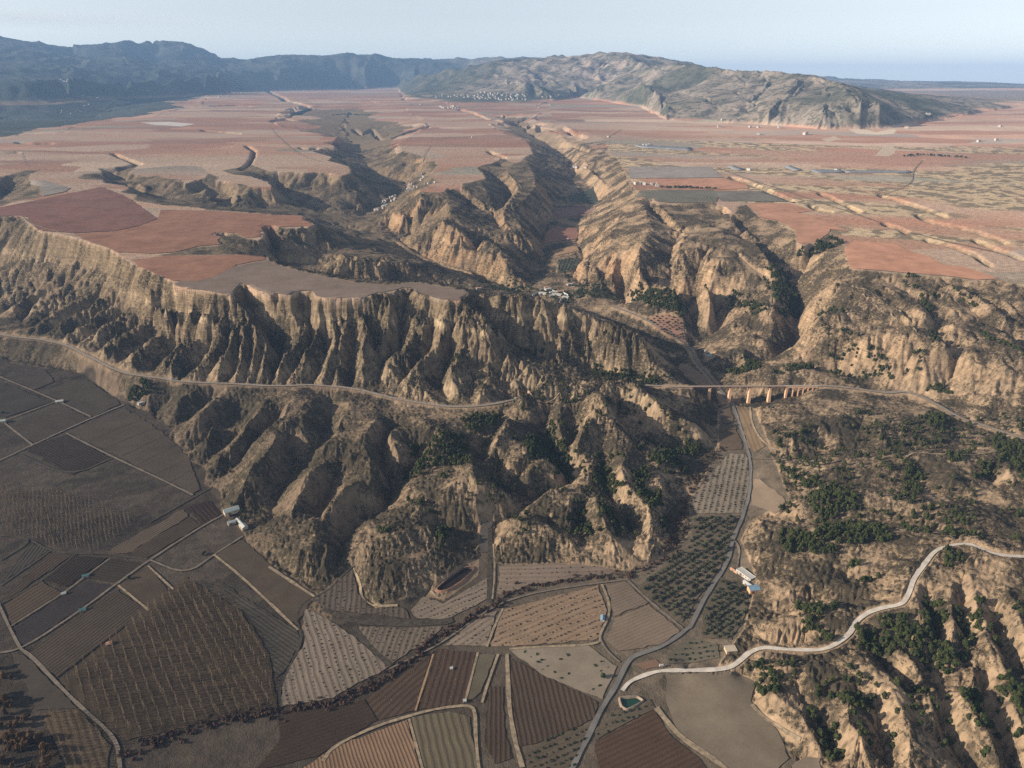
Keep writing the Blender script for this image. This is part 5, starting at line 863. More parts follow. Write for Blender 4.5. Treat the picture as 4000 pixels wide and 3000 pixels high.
for k, (f, p, d) in enumerate(zip(FIELDS, FW, FD)):
    if f[5] is None: continue
    kd, al, ac = f[5]; dd = d if d is not None else np.array((.8, .6))
    q = rows(p, dd, al, ac, k)
    if kd in ('olive', 'olive_small'): (oz if kd == 'olive' else osz).append((q, *OLAB.get(k, ('small dark olive tree in the side-valley plots behind the viaduct', 'olive trees in the side-valley plots'))))
    elif kd == 'vine': vz.append((q, 'small leafless orchard tree in a row on the pale valley fields', 'leafless young trees in rows on the pale fields'))
    elif kd == 'vine_pale': vpz.append((q, 'pale dry vine in a row on the dark red-brown plots', 'pale vines in rows on the red-brown plots'))
    elif kd == 'shrub_rows': q = q[fbm(q[:, 0].astype(np.float32), q[:, 1].astype(np.float32), 22, 91, 2) > .47]; c_ = p.mean(0)[:2]; gz.append((q[inside(c_ + (p[:, :2] - c_) * .86, q[:, 0], q[:, 1])], 'low green shrub on the pale triangular plot beside the road fork', 'green shrubs on the pale triangular plot'))
    else: pz.append((q, 'tall bare poplar in the tan plantation on the left' if kd == 'poplar' else 'slim bare poplar in the small plantation beside the bottom left track', 'poplars in the tan plantation' if kd == 'poplar' else 'poplars in the small corner plantation'))
plant('olive_tree', oz, olive_v, (.72, 1.12), 300, 'olive tree', 'olive_grove', True)
plant('young_olive_tree', osz, olive_v, (.36, .6), 300, 'olive tree', 'young_olive_grove', True)
vine_v = [variant('vine_crown', M_VINE, rad=.95, hgt=1.7, z0=0, n=16, leaf=.5, seed=21), variant('vine_crown', M_VINE, rad=1.1, hgt=1.5, z0=0, n=16, leaf=.5, seed=22)]
plant('orchard_tree', vz, vine_v, (.7, 1.25), 300, 'orchard tree', 'orchard_rows', False)
vinep_v = [variant('vine_plant', M_VINEP, rad=.9, hgt=1.3, z0=0, n=14, leaf=.42, seed=23)]
plant('vine', vpz, vinep_v, (.8, 1.2), 300, 'vine', 'vine_rows', False)
gs_v = [variant('shrub', M_GREEN, rad=1.6, hgt=1.8, z0=0, n=40, leaf=.5, seed=k) for k in (31, 32)]
plant('shrub', gz, gs_v, (.7, 1.3), 300, 'shrub', 'shrub_rows', False)
def poplar_mesh(seed):
    g = np.random.default_rng(seed); V = []; F = []
    for k in range(46):
        t = g.uniform(.12, 1); w_ = .95 * math.sin(min(1, t * 1.25) * 2.6) * g.uniform(.15, 1) if k else 0; a = g.uniform(0, 6.28); c = np.array((math.cos(a) * w_, math.sin(a) * w_, t * 10)); L_ = g.uniform(.9, 1.9); b = g.uniform(0, 3.14); s = g.uniform(.06, .12)
        u = np.array((math.cos(b), math.sin(b), 0)) * s; top = c + np.array((math.cos(a) * .3, math.sin(a) * .3, L_)); i = len(V); V += [c - u, c + u, top + u * .3, top - u * .3]; F.append((i, i + 1, i + 2, i + 3))
    for q in range(4):
        i = len(V); a, b = q * 1.571, (q + 1) * 1.571; V += [np.array((math.cos(a) * .16, math.sin(a) * .16, -.3)), np.array((math.cos(b) * .16, math.sin(b) * .16, -.3)), np.array((math.cos(b) * .03, math.sin(b) * .03, 10.5)), np.array((math.cos(a) * .03, math.sin(a) * .03, 10.5))]; F.append((i, i + 1, i + 2, i + 3))
    V, F = np.array(V), np.array(F); return dict(crown=mesh_np('poplar', V, F, M_POP), t=(V, F))
pz.append((rows(ground("G 0,-60 470,-30 870,130 620,325 310,305 200,250 0,225"), np.array((.85, .5)), 4.5, 5.5, 77), 'slim bare poplar in the grey plantation below the left-hand fields', 'poplars in the grey left plantation'))
plant('poplar_tree', pz, [poplar_mesh(1), poplar_mesh(2)], (.65, 1.05), 300, 'poplar', 'poplar_plantation', False)
# russet brush along the stream beds
def along(s, half, step, seed):
    g = np.random.default_rng(seed); p = px(s); q = dense(hit(p[:, 0], p[:, 1]), step); q = np.concatenate([q, q]); return q[:, :2] + g.normal(0, half, (len(q), 2))
rz_ = [(along("H 2130,330 2000,400 1850,470 1600,480 1350,520 1150,560 1020,620 950,690", 3.2, 7, 1), 'russet leafless bush along the ditch between the pale valley fields', 'russet bushes along the valley ditch'),
       (along("H 950,690 800,760 640,860 520,950 350,1090 150,1200 0,1260 -150,1270 -330,1310", 3.4, 5.5, 2), 'dark russet bush in the narrow stream bed crossing the fields', 'russet bushes along the narrow stream bed'),
       (along("H -330,1310 -600,1350 -750,1380 -900,1440 -1100,1500 -1300,1590", 4.2, 5, 3), 'rust brown bush in the hedge below the poplar plantation', 'rust brown bushes below the poplars'),
       (along("F 350,1180 260,1330 170,1420 120,1560 H 2130,120 2110,250 2080,330", 5, 7, 4), 'dark russet bush in the shaded stream bed beside the olive groves', 'russet bushes in the shaded stream bed')]
red_v = [variant('bush', M_RED, rad=2.1, hgt=3.2, z0=0, n=60, leaf=.55, seed=k) for k in (41, 42, 43)]
plant('russet_bush', rz_, red_v, (.6, 1.35), 300, 'bush', 'russet_brush', False)
aut_v = [variant('autumn_crown', M_AUT, (.3, 3), rad=3.4, hgt=8.5, z0=1.2, n=150, leaf=.8, seed=k) for k in (51, 52, 53)]
aq = [(scatter(ground("G -60,1010 60,1040 110,1220 200,1400 320,1560 390,1700 -60,1700"), 120, 5), 'tall rusty brown tree in the wood at the bottom left corner', 'rusty trees in the corner wood')]
plant('autumn_tree', aq, aut_v, (.6, 1.3), 300, 'tree', 'corner_wood', True)
single = [("j 830,1100", 'yellowing round tree at the foot of the dark gully beside the barns', M_AUT), ("j 850,1450", 'dark green tree beside the big grey-roofed barn', M_GREEN), ("j 990,1590", 'dark green tree behind the white strip of sheds', M_GREEN), ("j 960,1530", 'small dark tree between the big barn and the hillside', M_GREEN), ("G 800,495", 'lone dark tree in the rough field beside the left-hand farm track', M_GREEN), ("G 1255,345", 'lone dark tree at the end of the earth dike', M_GREEN), ("F 755,620", 'lone dark tree on the bare knoll behind the viaduct', M_GREEN), ("H 1665,1105", 'single green bush at the edge of the pale triangular plot', M_GREEN), ("D 15,975", 'big dark tree by the grey house at the left edge', M_GREEN)]
for s, lab, m in single:
    p = ground(s)[0]; v = variant('crown', m, (.28, 2.2), rad=3.2, hgt=5.5, z0=.8, n=150, leaf=.7, seed=len(lab)); t = add('tree', None, None, None, lab, 'tree', None, p, .5, .9); add('trunk', v['trunk'], t); add('crown', v['crown'], t)
# tree belts on the far plain
belt_v = [variant('belt_crown', M_GREEN, (.4, 3), rad=4.5, hgt=7, z0=.6, n=70, leaf=1.3, seed=k) for k in (61, 62)]
bz = [(along("d 1350,372 1600,368 1900,382", 3, 4.5, 11), 'dark tree in the straight belt on the edge of the red field', 'trees in the belt by the red field'), (along("C 1480,968 1560,955 1700,965 1860,975", 12, 3.2, 12), 'dark tree in the long belt far out on the right-hand plain', 'trees in the far belt on the plain'), (along("B 0,712 100,708 230,712", 10, 3, 13), 'dark tree in the far belt across the canyon on the plain', 'trees in the far belt across the canyon')]
plant('belt_tree', bz, belt_v, (.8, 1.3), 200, 'tree', 'tree_belt', False)
# village and hamlet gardens
hz_ = [(zones_of([("E 880,130 1250,200 1500,230 1480,300 1250,230 900,190", 110, .42), ("E 1420,100 1700,190 1780,280 1500,260", 130, .4)]), 'dark garden tree around the walled hamlet in the canyon', 'garden trees around the hamlet')]
plant('garden_tree', hz_, gs_v, (1.2, 2.4), 150, 'tree', 'garden_trees', False)
# ------------------------------------------------------------------ buildings
MW = {'white': plain_mat('white_wall', (.43, .395, .35), .08, .5), 'cream': plain_mat('cream_wall', (.46, .38, .28), .1, .5), 'stone': plain_mat('stone_wall', (.44, .33, .20), .2, .6), 'grey': plain_mat('grey_roof', (.32, .35, .33), .12, .4, .6), 'dark': plain_mat('dark_opening', (.03, .03, .035), .2, 1), 'tile': plain_mat('clay_tiles', (.42, .24, .15), .2, 1.2), 'blue': plain_mat('blue_sheet_roof', (.17, .26, .33), .12, .4, .6, .2), 'teal': plain_mat('teal_roof', (.11, .20, .19), .15, .4, .6), 'pale': plain_mat('pale_roof', (.44, .42, .38), .1, .4), 'brick': plain_mat('orange_plaster', (.62, .34, .17), .15, .8), 'wood': plain_mat('brown_door', (.16, .09, .05), .2, 2)}
def building(name, s, size, rz, wall, roof, label, cat, rise=1.6, flatroof=False, group=None, windows=3, z=None, H_=None):
    p = ground(s, H_)[0] if isinstance(s, str) else s; L, W, h = (q * .84 for q in size)
    b = add(name, None, None, None, label, cat, group, (p[0], p[1], p[2] - .3), rz)
    if flatroof: add('wall', MB().box((0, 0, 0), (L, W, h)).mesh('wall', MW[wall]), b); r = MB().box((0, 0, h), (L + .5, W + .5, .35)).box((0, W / 2 + .1, h + .352), (L + .4, .25, .4)).box((0, -W / 2 - .1, h + .352), (L + .4, .25, .4)).mesh('roof', MW[roof])
    else: add('wall', MB().gwall((0, 0, 0), (L, W, h), rise).mesh('wall', MW[wall]), b); r = MB().gable((0, 0, h + .02), (L, W), rise, .45).mesh('roof', MW[roof])
    add('roof', r, b)
    add('door', MB().box((-L * .18, -W / 2 - .03, .3), (min(3.2, L * .2), .12, min(3, h * .75))).mesh('door', MW['wood']), b)
    for k in range(windows):
        x = -L / 2 + L * (k + .7) / (windows + .4)
        if abs(x + L * .18) < L * .15: continue
        wd = add('window', MB().box((x, -W / 2 - .04, h * .45), (1.5, .14, 1.3)).mesh('window_frame', MW['pale']), b); add('pane', MB().box((x, -W / 2 - .08, h * .45 + .15), (1.1, .12, 1.0)).mesh('pane', MW['dark']), wd)
    return b
building('barn', "S 905,2002", (21, 11, 6), .62, 'cream', 'grey', 'big cream barn with a grey-green pitched roof at the foot of the hills', 'barn', 2.2, windows=2)
building('shed', "S 935,2040", (15, 4, 3.2), -.85, 'white', 'pale', 'long narrow white shed with a low pale roof between the barns', 'shed', .7)
building('shed', "S 906,2046", (11, 5.5, 4), .62, 'cream', 'grey', 'small open-fronted shed with a grey roof in front of the big barn', 'shed', 1.0, windows=1)
building('farmhouse', "S 952,2062", (12, 8.5, 4.2), -.85, 'cream', 'pale', 'square cream house with a pale roof, nearest the hillside below the sheds', 'house', 1.6)
building('field_hut', "S 335,2253", (7, 4.5, 3), .55, 'white', 'teal', 'white field hut with a teal roof between the dark left plots', 'hut', 1.1, windows=1)
building('field_hut', "S 250,2322", (5, 4, 2.8), .55, 'cream', 'pale', 'tiny cream field hut where two plots meet by the left track', 'hut', 1.0, windows=1)
building('field_hut', "S 323,2386", (7, 4.5, 3), .6, 'stone', 'teal', 'dim field hut with a teal roof beside the straight farm road', 'hut', 1.2, windows=1)
building('field_hut', "S 427,2519", (5.5, 4.5, 3.2), .5, 'cream', 'tile', 'small cream hut with a tiled roof at the edge of the poplars', 'hut', 1.0, windows=1)
building('field_house', "S 234,1572", (13, 8, 4), .4, 'cream', 'pale', 'low cream house at the crossing of tracks in the left-hand fields', 'house', 1.4)
building('ruined_house', "S 556,1577", (16, 7, 4), .85, 'white', 'pale', 'white house tucked under the cliff beside the green clump of trees', 'house', flatroof=True)
building('field_house', "S 8,1650", (14, 9, 4.5), .3, 'stone', 'grey', 'grey-roofed house cut by the left edge beside the big dark tree', 'house', 1.5)
building('field_hut', "S 2354,2420", (8.5, 4.5, 3), 1.45, 'white', 'blue', 'white hut with a blue-grey roof beside the pale dirt lane', 'hut', .9, windows=1)
building('pump_hut', "S 1764,2616", (3, 3, 2.6), .2, 'white', 'pale', 'tiny white cube hut standing alone among the red-brown vines', 'hut', flatroof=True, windows=0)
building('pump_hut', "H 815,1252", (3, 3, 2.4), .2, 'white', 'pale', 'tiny white hut at the lower end of the olive-brown strip', 'hut', flatroof=True, windows=0)
building('long_house', "S 2912,2250", (24, 9, 4.6), -1.05, 'white', 'pale', 'long white farm building with a pale flat roof beside the wooded hill', 'farmhouse', flatroof=True, windows=5)
building('farmhouse_wing', "S 2923,2288", (14, 5, 3.6), -1.05, 'white', 'pale', 'narrow white wing joining the long farm building and the blue-roofed house', 'farmhouse', .9, windows=3)
building('farmhouse', "S 2943,2310", (13, 9.5, 5.8), .1, 'brick', 'blue', 'orange-fronted house with a bright blue sheet roof at the end of the farm', 'farmhouse', 1.0, windows=4)
building('lean_to', "S 2868,2232", (11, 3, 2.4), -1.0, 'stone', 'tile', 'low tumbledown shed between the farmhouse and the valley road', 'shed', .6, windows=1)
building('ruined_hut', "I 400,938", (12, 9, 4), .1, 'stone', 'cream', 'pale sandy block of a hut beside the plot near the road fork', 'hut', flatroof=True, windows=1)
building('pump_house', "S 2757,1373", (5, 4, 3), .2, 'white', 'pale', 'tiny white hut beside the turquoise pond', 'hut', flatroof=True, windows=0)
# the walled hamlet in the canyon
for k, (s, sz, rz, fl, lab) in enumerate([("c 2050,1478", (20, 10, 6), .5, True, 'tallest white house of the walled hamlet in the canyon'), ("c 1990,1520", (22, 8, 5), -.5, True, 'long pale house at the near corner of the hamlet'), ("c 2110,1512", (24, 9, 5), .2, True, 'long flat-roofed house along the back of the hamlet yard'), ("c 2180,1500", (20, 9, 5), .3, False, 'tile-roofed house at the far end of the hamlet'), ("c 2090,1545", (16, 8, 4.5), .1, True, 'low white house inside the hamlet yard'), ("d 210,1530", (26, 9, 4.5), -.4, True, 'long white barn along the hamlet wall'), ("d 300,1560", (18, 8, 4.5), -.4, True, 'white outbuilding at the lower corner of the hamlet'), ("d 350,1420", (18, 9, 4), .3, True, 'pale house on the red bank above the hamlet'), ("E 900,205", (14, 8, 4.5), .3, False, 'small house by the road short of the hamlet'), ("i 2030,75", (12, 8, 5), .2, False, 'small tiled house beside the hamlet gate')]):
    building('hamlet_house', s, sz, rz, 'white', 'pale' if fl else 'tile', lab, 'house', 1.5, fl, 'houses of the walled hamlet', 3)
hw = add('hamlet_wall', MB().mesh('hamlet_wall', MW['pale']), label='pale wall round the hamlet yard in the canyon', cat='wall'); 
wp = ground("c 1880,1540 1960,1490 2040,1470 2110,1490 d 200,1495 270,1500 330,1550 250,1590 100,1600"); mb = MB()
for a, b in zip(wp[:-1], wp[1:]): c = (a + b) / 2; mb.box((c[0], c[1], min(a[2], b[2]) - 1), (np.hypot(*(b - a)[:2]) * .98, .8, min(abs(a[2] - b[2]), 4) + 3.6), math.atan2(b[1] - a[1], b[0] - a[0]))
hw.data = mb.mesh('hamlet_wall', MW['pale'])
# far settlements: plain small houses, each its own object
def hmesh(L, W, h, wall, flat_):
    m = MB().gwall((0, 0, -1), (L, W, h + 1), 1.8) if not flat_ else MB().box((0, 0, -1), (L, W, h + 1)); me = m.mesh('small_house', MW[wall]); nf = len(me.polygons)
    r = MB().gable((0, 0, h + .02), (L, W), 1.8, .4) if not flat_ else MB().box((0, 0, h + .002), (L + .3, W + .3, .4)); r = r.mesh('roof_tmp', None)
    import bmesh; bm = bmesh.new(); bm.from_mesh(me); bm.from_mesh(r); bm.to_mesh(me); bm.free(); bpy.data.meshes.remove(r); me.materials.append(MW['tile' if not flat_ else 'pale'])
    me.polygons.foreach_set('material_index', [0] * nf + [1] * (len(me.polygons) - nf)); return me
HM = [hmesh(11, 8, 5.5, 'white', False), hmesh(13, 8, 5, 'white', True), hmesh(9, 7, 6, 'white', True)]
def settlement(s, n, seed, sc, label, group, name='village_house'):
    g = np.random.default_rng(seed); p = px(s)[:, :2]; lo, hi = p.min(0), p.max(0); q = []
    while len(q) < n:
        c = g.uniform(lo, hi)
        if inside(p, np.array([c[0]]), np.array([c[1]]))[0]: q.append(c)
    q = np.array(q); P = hit(q[:, 0], q[:, 1])
    for k in range(n): add(name, HM[k % 3], None, None, label, 'house', group, P[k], float(g.uniform(0, 3.14)), float(.72 * sc * g.uniform(.8, 1.25)))
settlement("c 240,590 260,520 400,450 430,480 330,560 260,600", 26, 1, 1.05, 'white house in the lower rows of the cave village in the canyon', 'houses in the lower rows of the canyon village')
settlement("c 480,420 500,330 590,320 660,350 600,390 520,420", 22, 2, 1.0, 'white house in the upper cluster of the canyon village under the orange bank', 'houses in the upper cluster of the canyon village')
settlement("c 150,615 240,590 300,560 200,620", 7, 3, 1, 'white house at the downhill end of the canyon village', 'houses at the downhill end of the canyon village')
settlement("c 660,330 680,180 700,170 720,330 850,300 840,315 700,345", 12, 4, .95, 'pale house in the small gully beside the red mesa field', 'houses in the gully beside the mesa')
settlement("B 690,600 820,575 1000,570 1150,580 1250,605 1200,620 1050,622 850,612", 110, 5, 2.0, 'white house of the far town at the foot of the mountains', 'houses of the far town', 'town_house')
settlement("B 660,658 760,655 790,670 740,682 670,672", 22, 6, 2.0, 'white house of the small village in front of the far town', 'houses of the small far village', 'town_house')
settlement("B 620,595 680,585 690,600 630,605", 5, 7, 2.0, 'white house on the outskirts just short of the far town', 'houses on the outskirts of the far town', 'town_house')
settlement("B 1250,600 1400,585 1420,600 1290,612", 6, 17, 2.0, 'white house strung out beyond the far town', 'houses strung out beyond the far town', 'town_house')
settlement("A 1330,605 1360,585 1420,592 1410,600", 5, 8, 2.4, 'white farm building in the row far across the left-hand plain', 'farm buildings far across the left plain', 'far_barn')
settlement("A 330,505 350,490 420,492 430,505", 5, 9, 1.8, 'white building on the hill shelf under the blue mountains', 'buildings on the shelf under the blue mountains', 'far_barn')
settlement("A 350,690 480,670 560,630 520,700 380,705", 8, 10, 1.3, 'pale house down in the far left valley', 'houses in the far left valley', 'far_house')
settlement("d 1055,335 1060,322 1160,325 1160,345", 5, 11, 1.6, 'white farm building in the left cluster beside the red field', 'farm buildings beside the red field', 'farm_building')
settlement("d 1225,352 1240,332 1300,335 1300,358", 4, 12, 1.6, 'white farm building next to the dark tree belt', 'farm buildings next to the tree belt', 'farm_building')
settlement("d 380,160 390,140 540,138 540,158", 5, 13, 1.7, 'white farm building on the far side of the wooded canyon', 'farm buildings across the canyon', 'farm_building')
settlement("B 1880,900 1890,885 1960,892 1965,905", 6, 14, 1.6, 'white farm building beside the grey fields on the plain', 'farm buildings beside the grey fields', 'farm_building')
for k, (s, sc, lab) in enumerate([("C 330,787", 3, 'white barn at the left end of the row under the bare mountain'), ("C 352,742", 2.6, 'white house on the slope under the bare mountain'), ("C 520,787", 2.6, 'white barn in the middle of the row under the bare mountain'), ("C 570,789", 2.6, 'white barn at the right end of the row under the bare mountain'), ("C 572,832", 3, 'white barn just below the row under the bare mountain'), ("C 700,791", 3.4, 'long pale barn standing apart under the bare mountain'), ("C 862,832", 3.6, 'bright white barn alone on the plain before the quarry'), ("C 515,1052", 2.2, 'white barn at the end of the blue-grey tunnel block'), ("C 1050,1055", 2.0, 'white barn on the long grey tunnel block'), ("C 1485,792", 2.8, 'pale house beside the quarry'), ("C 1620,708", 3.2, 'white farm far beyond the mountain end'), ("C 2040,868", 2.6, 'white house near the right edge of the plain'), ("C 1930,877", 2.4, 'small white house on the plain below the right-hand hills'), ("C 2062,783", 2.8, 'white house far out by the right edge'), ("B 540,648", 2.4, 'pale barn on the plain in front of the far village'), ("B 1270,665", 2.6, 'pale barn on the plain beyond the far town'), ("B 1340,650", 3.2, 'pale yellow barn on the plain beyond the far town'), ("B 860,850", 1.6, 'white hut on the middle mesa'), ("B 1700,848", 1.8, 'small white hut where the pale track turns on the plain'), ("A 1490,575", 2.4, 'lone white house across the far left plain'), ("d 325,930", 1.0, 'tiny white hut beside the striped red canyon field')]):
    p = ground(s)[0]; add('far_house', HM[k % 3], None, None, lab, 'house', None, p, .3 * k, .62 * sc)
# long tunnels of grey film on the plain
mt_ = plain_mat('grey_crop_film', (.20, .20, .205), .12, .1, .7, .15)
for s, lab in (("C 380,1030 420,1028 490,1052 430,1052", 'short blue-grey block of crop tunnels beside the white barn'), ("C 730,1030 770,1028 845,1055 790,1055", 'small slanted block of crop tunnels on the red plain'), ("C 890,1053 1080,1053 1100,1068 930,1070", 'dark grey block of crop tunnels in the middle of the plain'), ("C 1100,1058 1500,1060 1515,1068 1110,1068", 'very long thin block of crop tunnels on the plain'), ("B 1860,900 1960,903 2212,915 2212,930 1900,912", 'broad dark block of crop tunnels nearest the canyon')):
    p = ground(s); o = drape(p, 'crop_tunnel', mt_, 3.0, None); z0 = o.data; o['label'] = lab; o['category'] = 'crop tunnel'
    import bmesh; bm = bmesh.new(); bm.from_mesh(z0); r = bmesh.ops.extrude_face_region(bm, geom=bm.faces[:]); bmesh.ops.translate(bm, verts=[v for v in r['geom'] if isinstance(v, bmesh.types.BMVert)], vec=(0, 0, -5)); bmesh.ops.recalc_face_normals(bm, faces=bm.faces); bm.to_mesh(z0); bm.free()
# ------------------------------------------------------------------ ponds
WM = {'dark': mat('dark_water', (.018, .014, .011), .5, .12), 'green': mat('green_water', (.012, .045, .026), .12, .4), 'teal': mat('teal_water', (.03, .12, .13), .12, .4)}
RIM = plain_mat('pond_bank', (.27, .205, .15), .2, .4); RIMR = plain_mat('red_bank', (.27, .145, .09), .25, .4); LINER = plain_mat('pond_liner', (.06, .045, .038), .25, .4)
for (s, c, lift, wdt), p in zip(PONDS, PW):
    zc = float(p[0, 2]) + .5; cen = p[:, :2].mean(0); n = len(p); p2 = np.concatenate([p[:, :2], p[:1, :2]]); q = resample(np.column_stack([p2, np.zeros(n + 1)]), 61)[:-1, :2]
    for _ in range(3): q = (np.roll(q, 1, 0) + 2 * q + np.roll(q, -1, 0)) / 4
    d = q - cen; L = np.linalg.norm(d, axis=1)[:, None]; ww = wdt * .32
    rings = [(q + d / L * ww * 2.0, -2.6), (q + d / L * ww * .9, .7), (q + d / L * ww * .25, .8), (q - d / L * ww * .35, -1.2), (q - d / L * ww * .6, -1.9)]
    V = np.concatenate([np.column_stack([a, np.full(60, zc + z)]) for a, z in rings]); i = np.arange(60); j = (i + 1) % 60
    add('pond_bank', mesh_np('pond_bank', V[:180], np.concatenate([np.stack([a * 60 + i, a * 60 + j, a * 60 + 60 + j, a * 60 + 60 + i], 1) for a in (0, 1)]), RIMR if c == 'dark' else RIM), kind='structure')
    add('pond_liner', mesh_np('pond_liner', V[120:], np.concatenate([np.stack([a * 60 + i, a * 60 + j, a * 60 + 60 + j, a * 60 + 60 + i], 1) for a in (0, 1)]), LINER if c == 'dark' else RIM), kind='structure')
    me = bpy.data.meshes.new('pond_water'); Wv = np.column_stack([rings[3][0], np.full(60, zc - 1.2)]); me.from_pydata(Wv.tolist(), [], [tuple(range(60))]); me.materials.append(WM[c]); me.update(); add('pond_water', me, kind='structure')
# ------------------------------------------------------------------ the viaduct
A_, B_ = DECK_W[0], DECK_W[1]; ax = (B_ - A_)[:2]; LV = np.hypot(*ax); ax = ax / LV; ang = math.atan2(ax[1], ax[0])
def station(fx, fy=812, z=41): p = world(f"F {fx},{fy},{z}")[0]; return float((p[:2] - A_[:2]) @ ax)
VI = add('viaduct', None, None, None, 'long railway viaduct with tall tapered stone piers and a rusty girder deck across the valley', 'viaduct', None, (A_[0], A_[1], 42), ang)
M_ST = plain_mat('pier_stone', (.66, .40, .24), .14, .6); M_RU = plain_mat('rusty_girder', (.17, .085, .06), .25, .6, .7); M_DK = plain_mat('deck_ballast', (.36, .29, .225), .2, .5)
def vz(s): w_ = A_[:2] + ax * s; return float(zat(w_[0], w_[1]))
piers = [station(275), station(402), station(525), station(650)]; ar = [station(x) for x in (752, 792, 825, 855, 885, 912)]; s0, s1 = station(170), ar[0]
for s in piers:
    g_ = vz(s) - 42; hh = -2.9 - g_ + 2
    m = MB().box((s, 0, g_ - 2), (5.0, 9.0, hh), 0, .62).box((s, 0, -2.9 - .02), (4.2, 6.8, .75)); add('pier', m.mesh('pier', M_ST), VI)
gd = MB()
for y in (-2.2, 2.2):
    gd.box(((s0 + s1) / 2, y, -2.1), (s1 - s0, .35, .45)).box(((s0 + s1) / 2, y, -.15), (s1 - s0, .35, .4)); n = int((s1 - s0) / 3.2)
    for k in range(n + 1):
        x = s0 + .2 + (s1 - s0 - .4) * k / n; gd.box((x, y, -1.64), (.22, .28, 1.48))
        if k < n: x2 = s0 + .2 + (s1 - s0 - .4) * (k + 1) / n; gd.tube((x, y, -1.6 if k % 2 else -.2), (x2, y, -.2 if k % 2 else -1.6), .1, .1, 4)
add('girder', gd.mesh('girder', M_RU), VI)
add('deck', MB().box(((s0 + s1) / 2, 0, .255), (s1 - s0, 5.0, .35)).mesh('deck', M_DK), VI)
rl = MB()
for y in (-2.6, 2.6):
    for z in (1.15, 1.65): rl.box(((s0 + s1) / 2, y, z), (s1 - s0, .09, .09))
    for k in range(int((s1 - s0) / 2.5)): rl.box((s0 + 1 + k * 2.5, y, .3), (.14, .14, 1.42))
add('railing', rl.mesh('railing', M_RU), VI)
for k in range(12):
    x = s0 + (s1 - s0) * (k + .5) / 12; add('refuge', MB().box((x, -3.4, .1), (2.0, 1.5, .3)).box((x, -4.1, .402), (2.0, .1, 1.1)).tube((x, -2.3, -1.6), (x, -4.0, .1), .12, .12, 4).mesh('refuge', M_RU), VI)
ends = ar + [ar[-1] + (ar[-1] - ar[-2])]; am = MB(); W2 = 2.9
for k, (u, v) in enumerate(zip(ends[:-1], ends[1:])):
    pw = 1.6; a0, a1 = u + pw / 2, v - pw / 2; r = (a1 - a0) / 2; c = (a0 + a1) / 2; zt, zs = .6, -1.6 - r * .9; b = len(am.V); n = 12
    for y in (-W2, W2):
        for q in range(n + 1):
            t = math.pi * (1 - q / n); am.V.append((c + r * math.cos(t), y, zs + r * .9 * math.sin(t)))
        for q in range(n + 1): am.V.append((c + r * math.cos(math.pi * (1 - q / n)), y, zt))
    m2 = 2 * (n + 1)
    for q in range(n):
        am.F += [(b + q, b + q + 1, b + n + 2 + q, b + n + 1 + q), (b + m2 + q + 1, b + m2 + q, b + m2 + n + 1 + q, b + m2 + n + 2 + q), (b + q + 1, b + q, b + m2 + q, b + m2 + q + 1), (b + n + 1 + q, b + n + 2 + q, b + m2 + n + 2 + q, b + m2 + n + 1 + q)]
add('arch_wall', am.mesh('arch_wall', M_ST), VI)
for u in ends:
    g_ = vz(u) - 42; add('arch_pier', MB().box((u, 0, min(g_ - 2, -5)), (1.58 if u != ends[0] else 3.2, 2 * W2, .6 - min(g_ - 2, -5)), 0, 1.0).mesh('arch_pier', M_ST), VI)
add('arch_deck', MB().box(((ar[0] + LV) / 2, 0, .61), (LV - ar[0] + 4, 6.2, .3)).mesh('arch_deck', M_DK), VI)
add('abutment', MB().box((s0 - 4, 0, -9), (9, 5.6, 9.2)).mesh('abutment', M_ST), VI)
add('approach_parapet', MB().box((s0 - 30, -2.7, .1), (44, .35, 1.2)).box((s0 - 30, 2.7, .1), (44, .35, 1.2)).mesh('approach_parapet', M_ST), VI)
# ------------------------------------------------------------------ vehicles, pylon, tunnel mouth
def van(p, rz, label, L=5.2):
    v = add('van', None, None, None, label, 'van', None, p, rz); wm = MW['white']
    b = MB(); P_ = [(-L / 2, .4), (L / 2, .4), (L / 2, 1.1), (L * .36, 1.25), (L * .22, 2.1), (-L / 2, 2.15)]; n = len(P_)
    for y in (-.95, .95): b.V += [(x, y, z) for x, z in P_]
    b.F = [tuple(range(n))[::-1][::-1], tuple(range(n, 2 * n))[::-1]] + [(k, n + k, n + (k + 1) % n, (k + 1) % n) for k in range(n)]
    b.F[0] = tuple(range(n)); add('body', b.mesh('body', wm), v); add('windscreen', MB().box((L * .30, 0, 1.35), (.25, 1.6, .6)).mesh('windscreen', MW['dark']), v)
    for x in (-L * .32, L * .32):
        for y in (-.9, .9): add('wheel', MB().tube((x, y - .12, .36), (x, y + .12, .36), .36, .36, 12).mesh('wheel', MW['dark']), v)
p = ground("H 2032,1036")[0]; van((p[0], p[1], p[2] + .9), .15, 'white van parked on the orange earth yard beside the road fork')
p = world("i 1708,1262,43.2")[0]; van((p[0], p[1], 43.1), .45, 'white van standing on the railway bed near the tunnel mouth')
p = ground("A 163,1022")[0]; py = add('pylon', None, None, None, 'tall grey lattice pylon alone on the red plain near the left edge', 'pylon', None, p, .3); st_ = plain_mat('pylon_steel', (.35, .34, .34), .1, 1, .5); b = MB(); HT = 46
for sx, sy in ((-1, -1), (1, -1), (1, 1), (-1, 1)): b.tube((sx * 4, sy * 4, -1), (sx * .5, sy * .5, HT), .35, .2, 4)
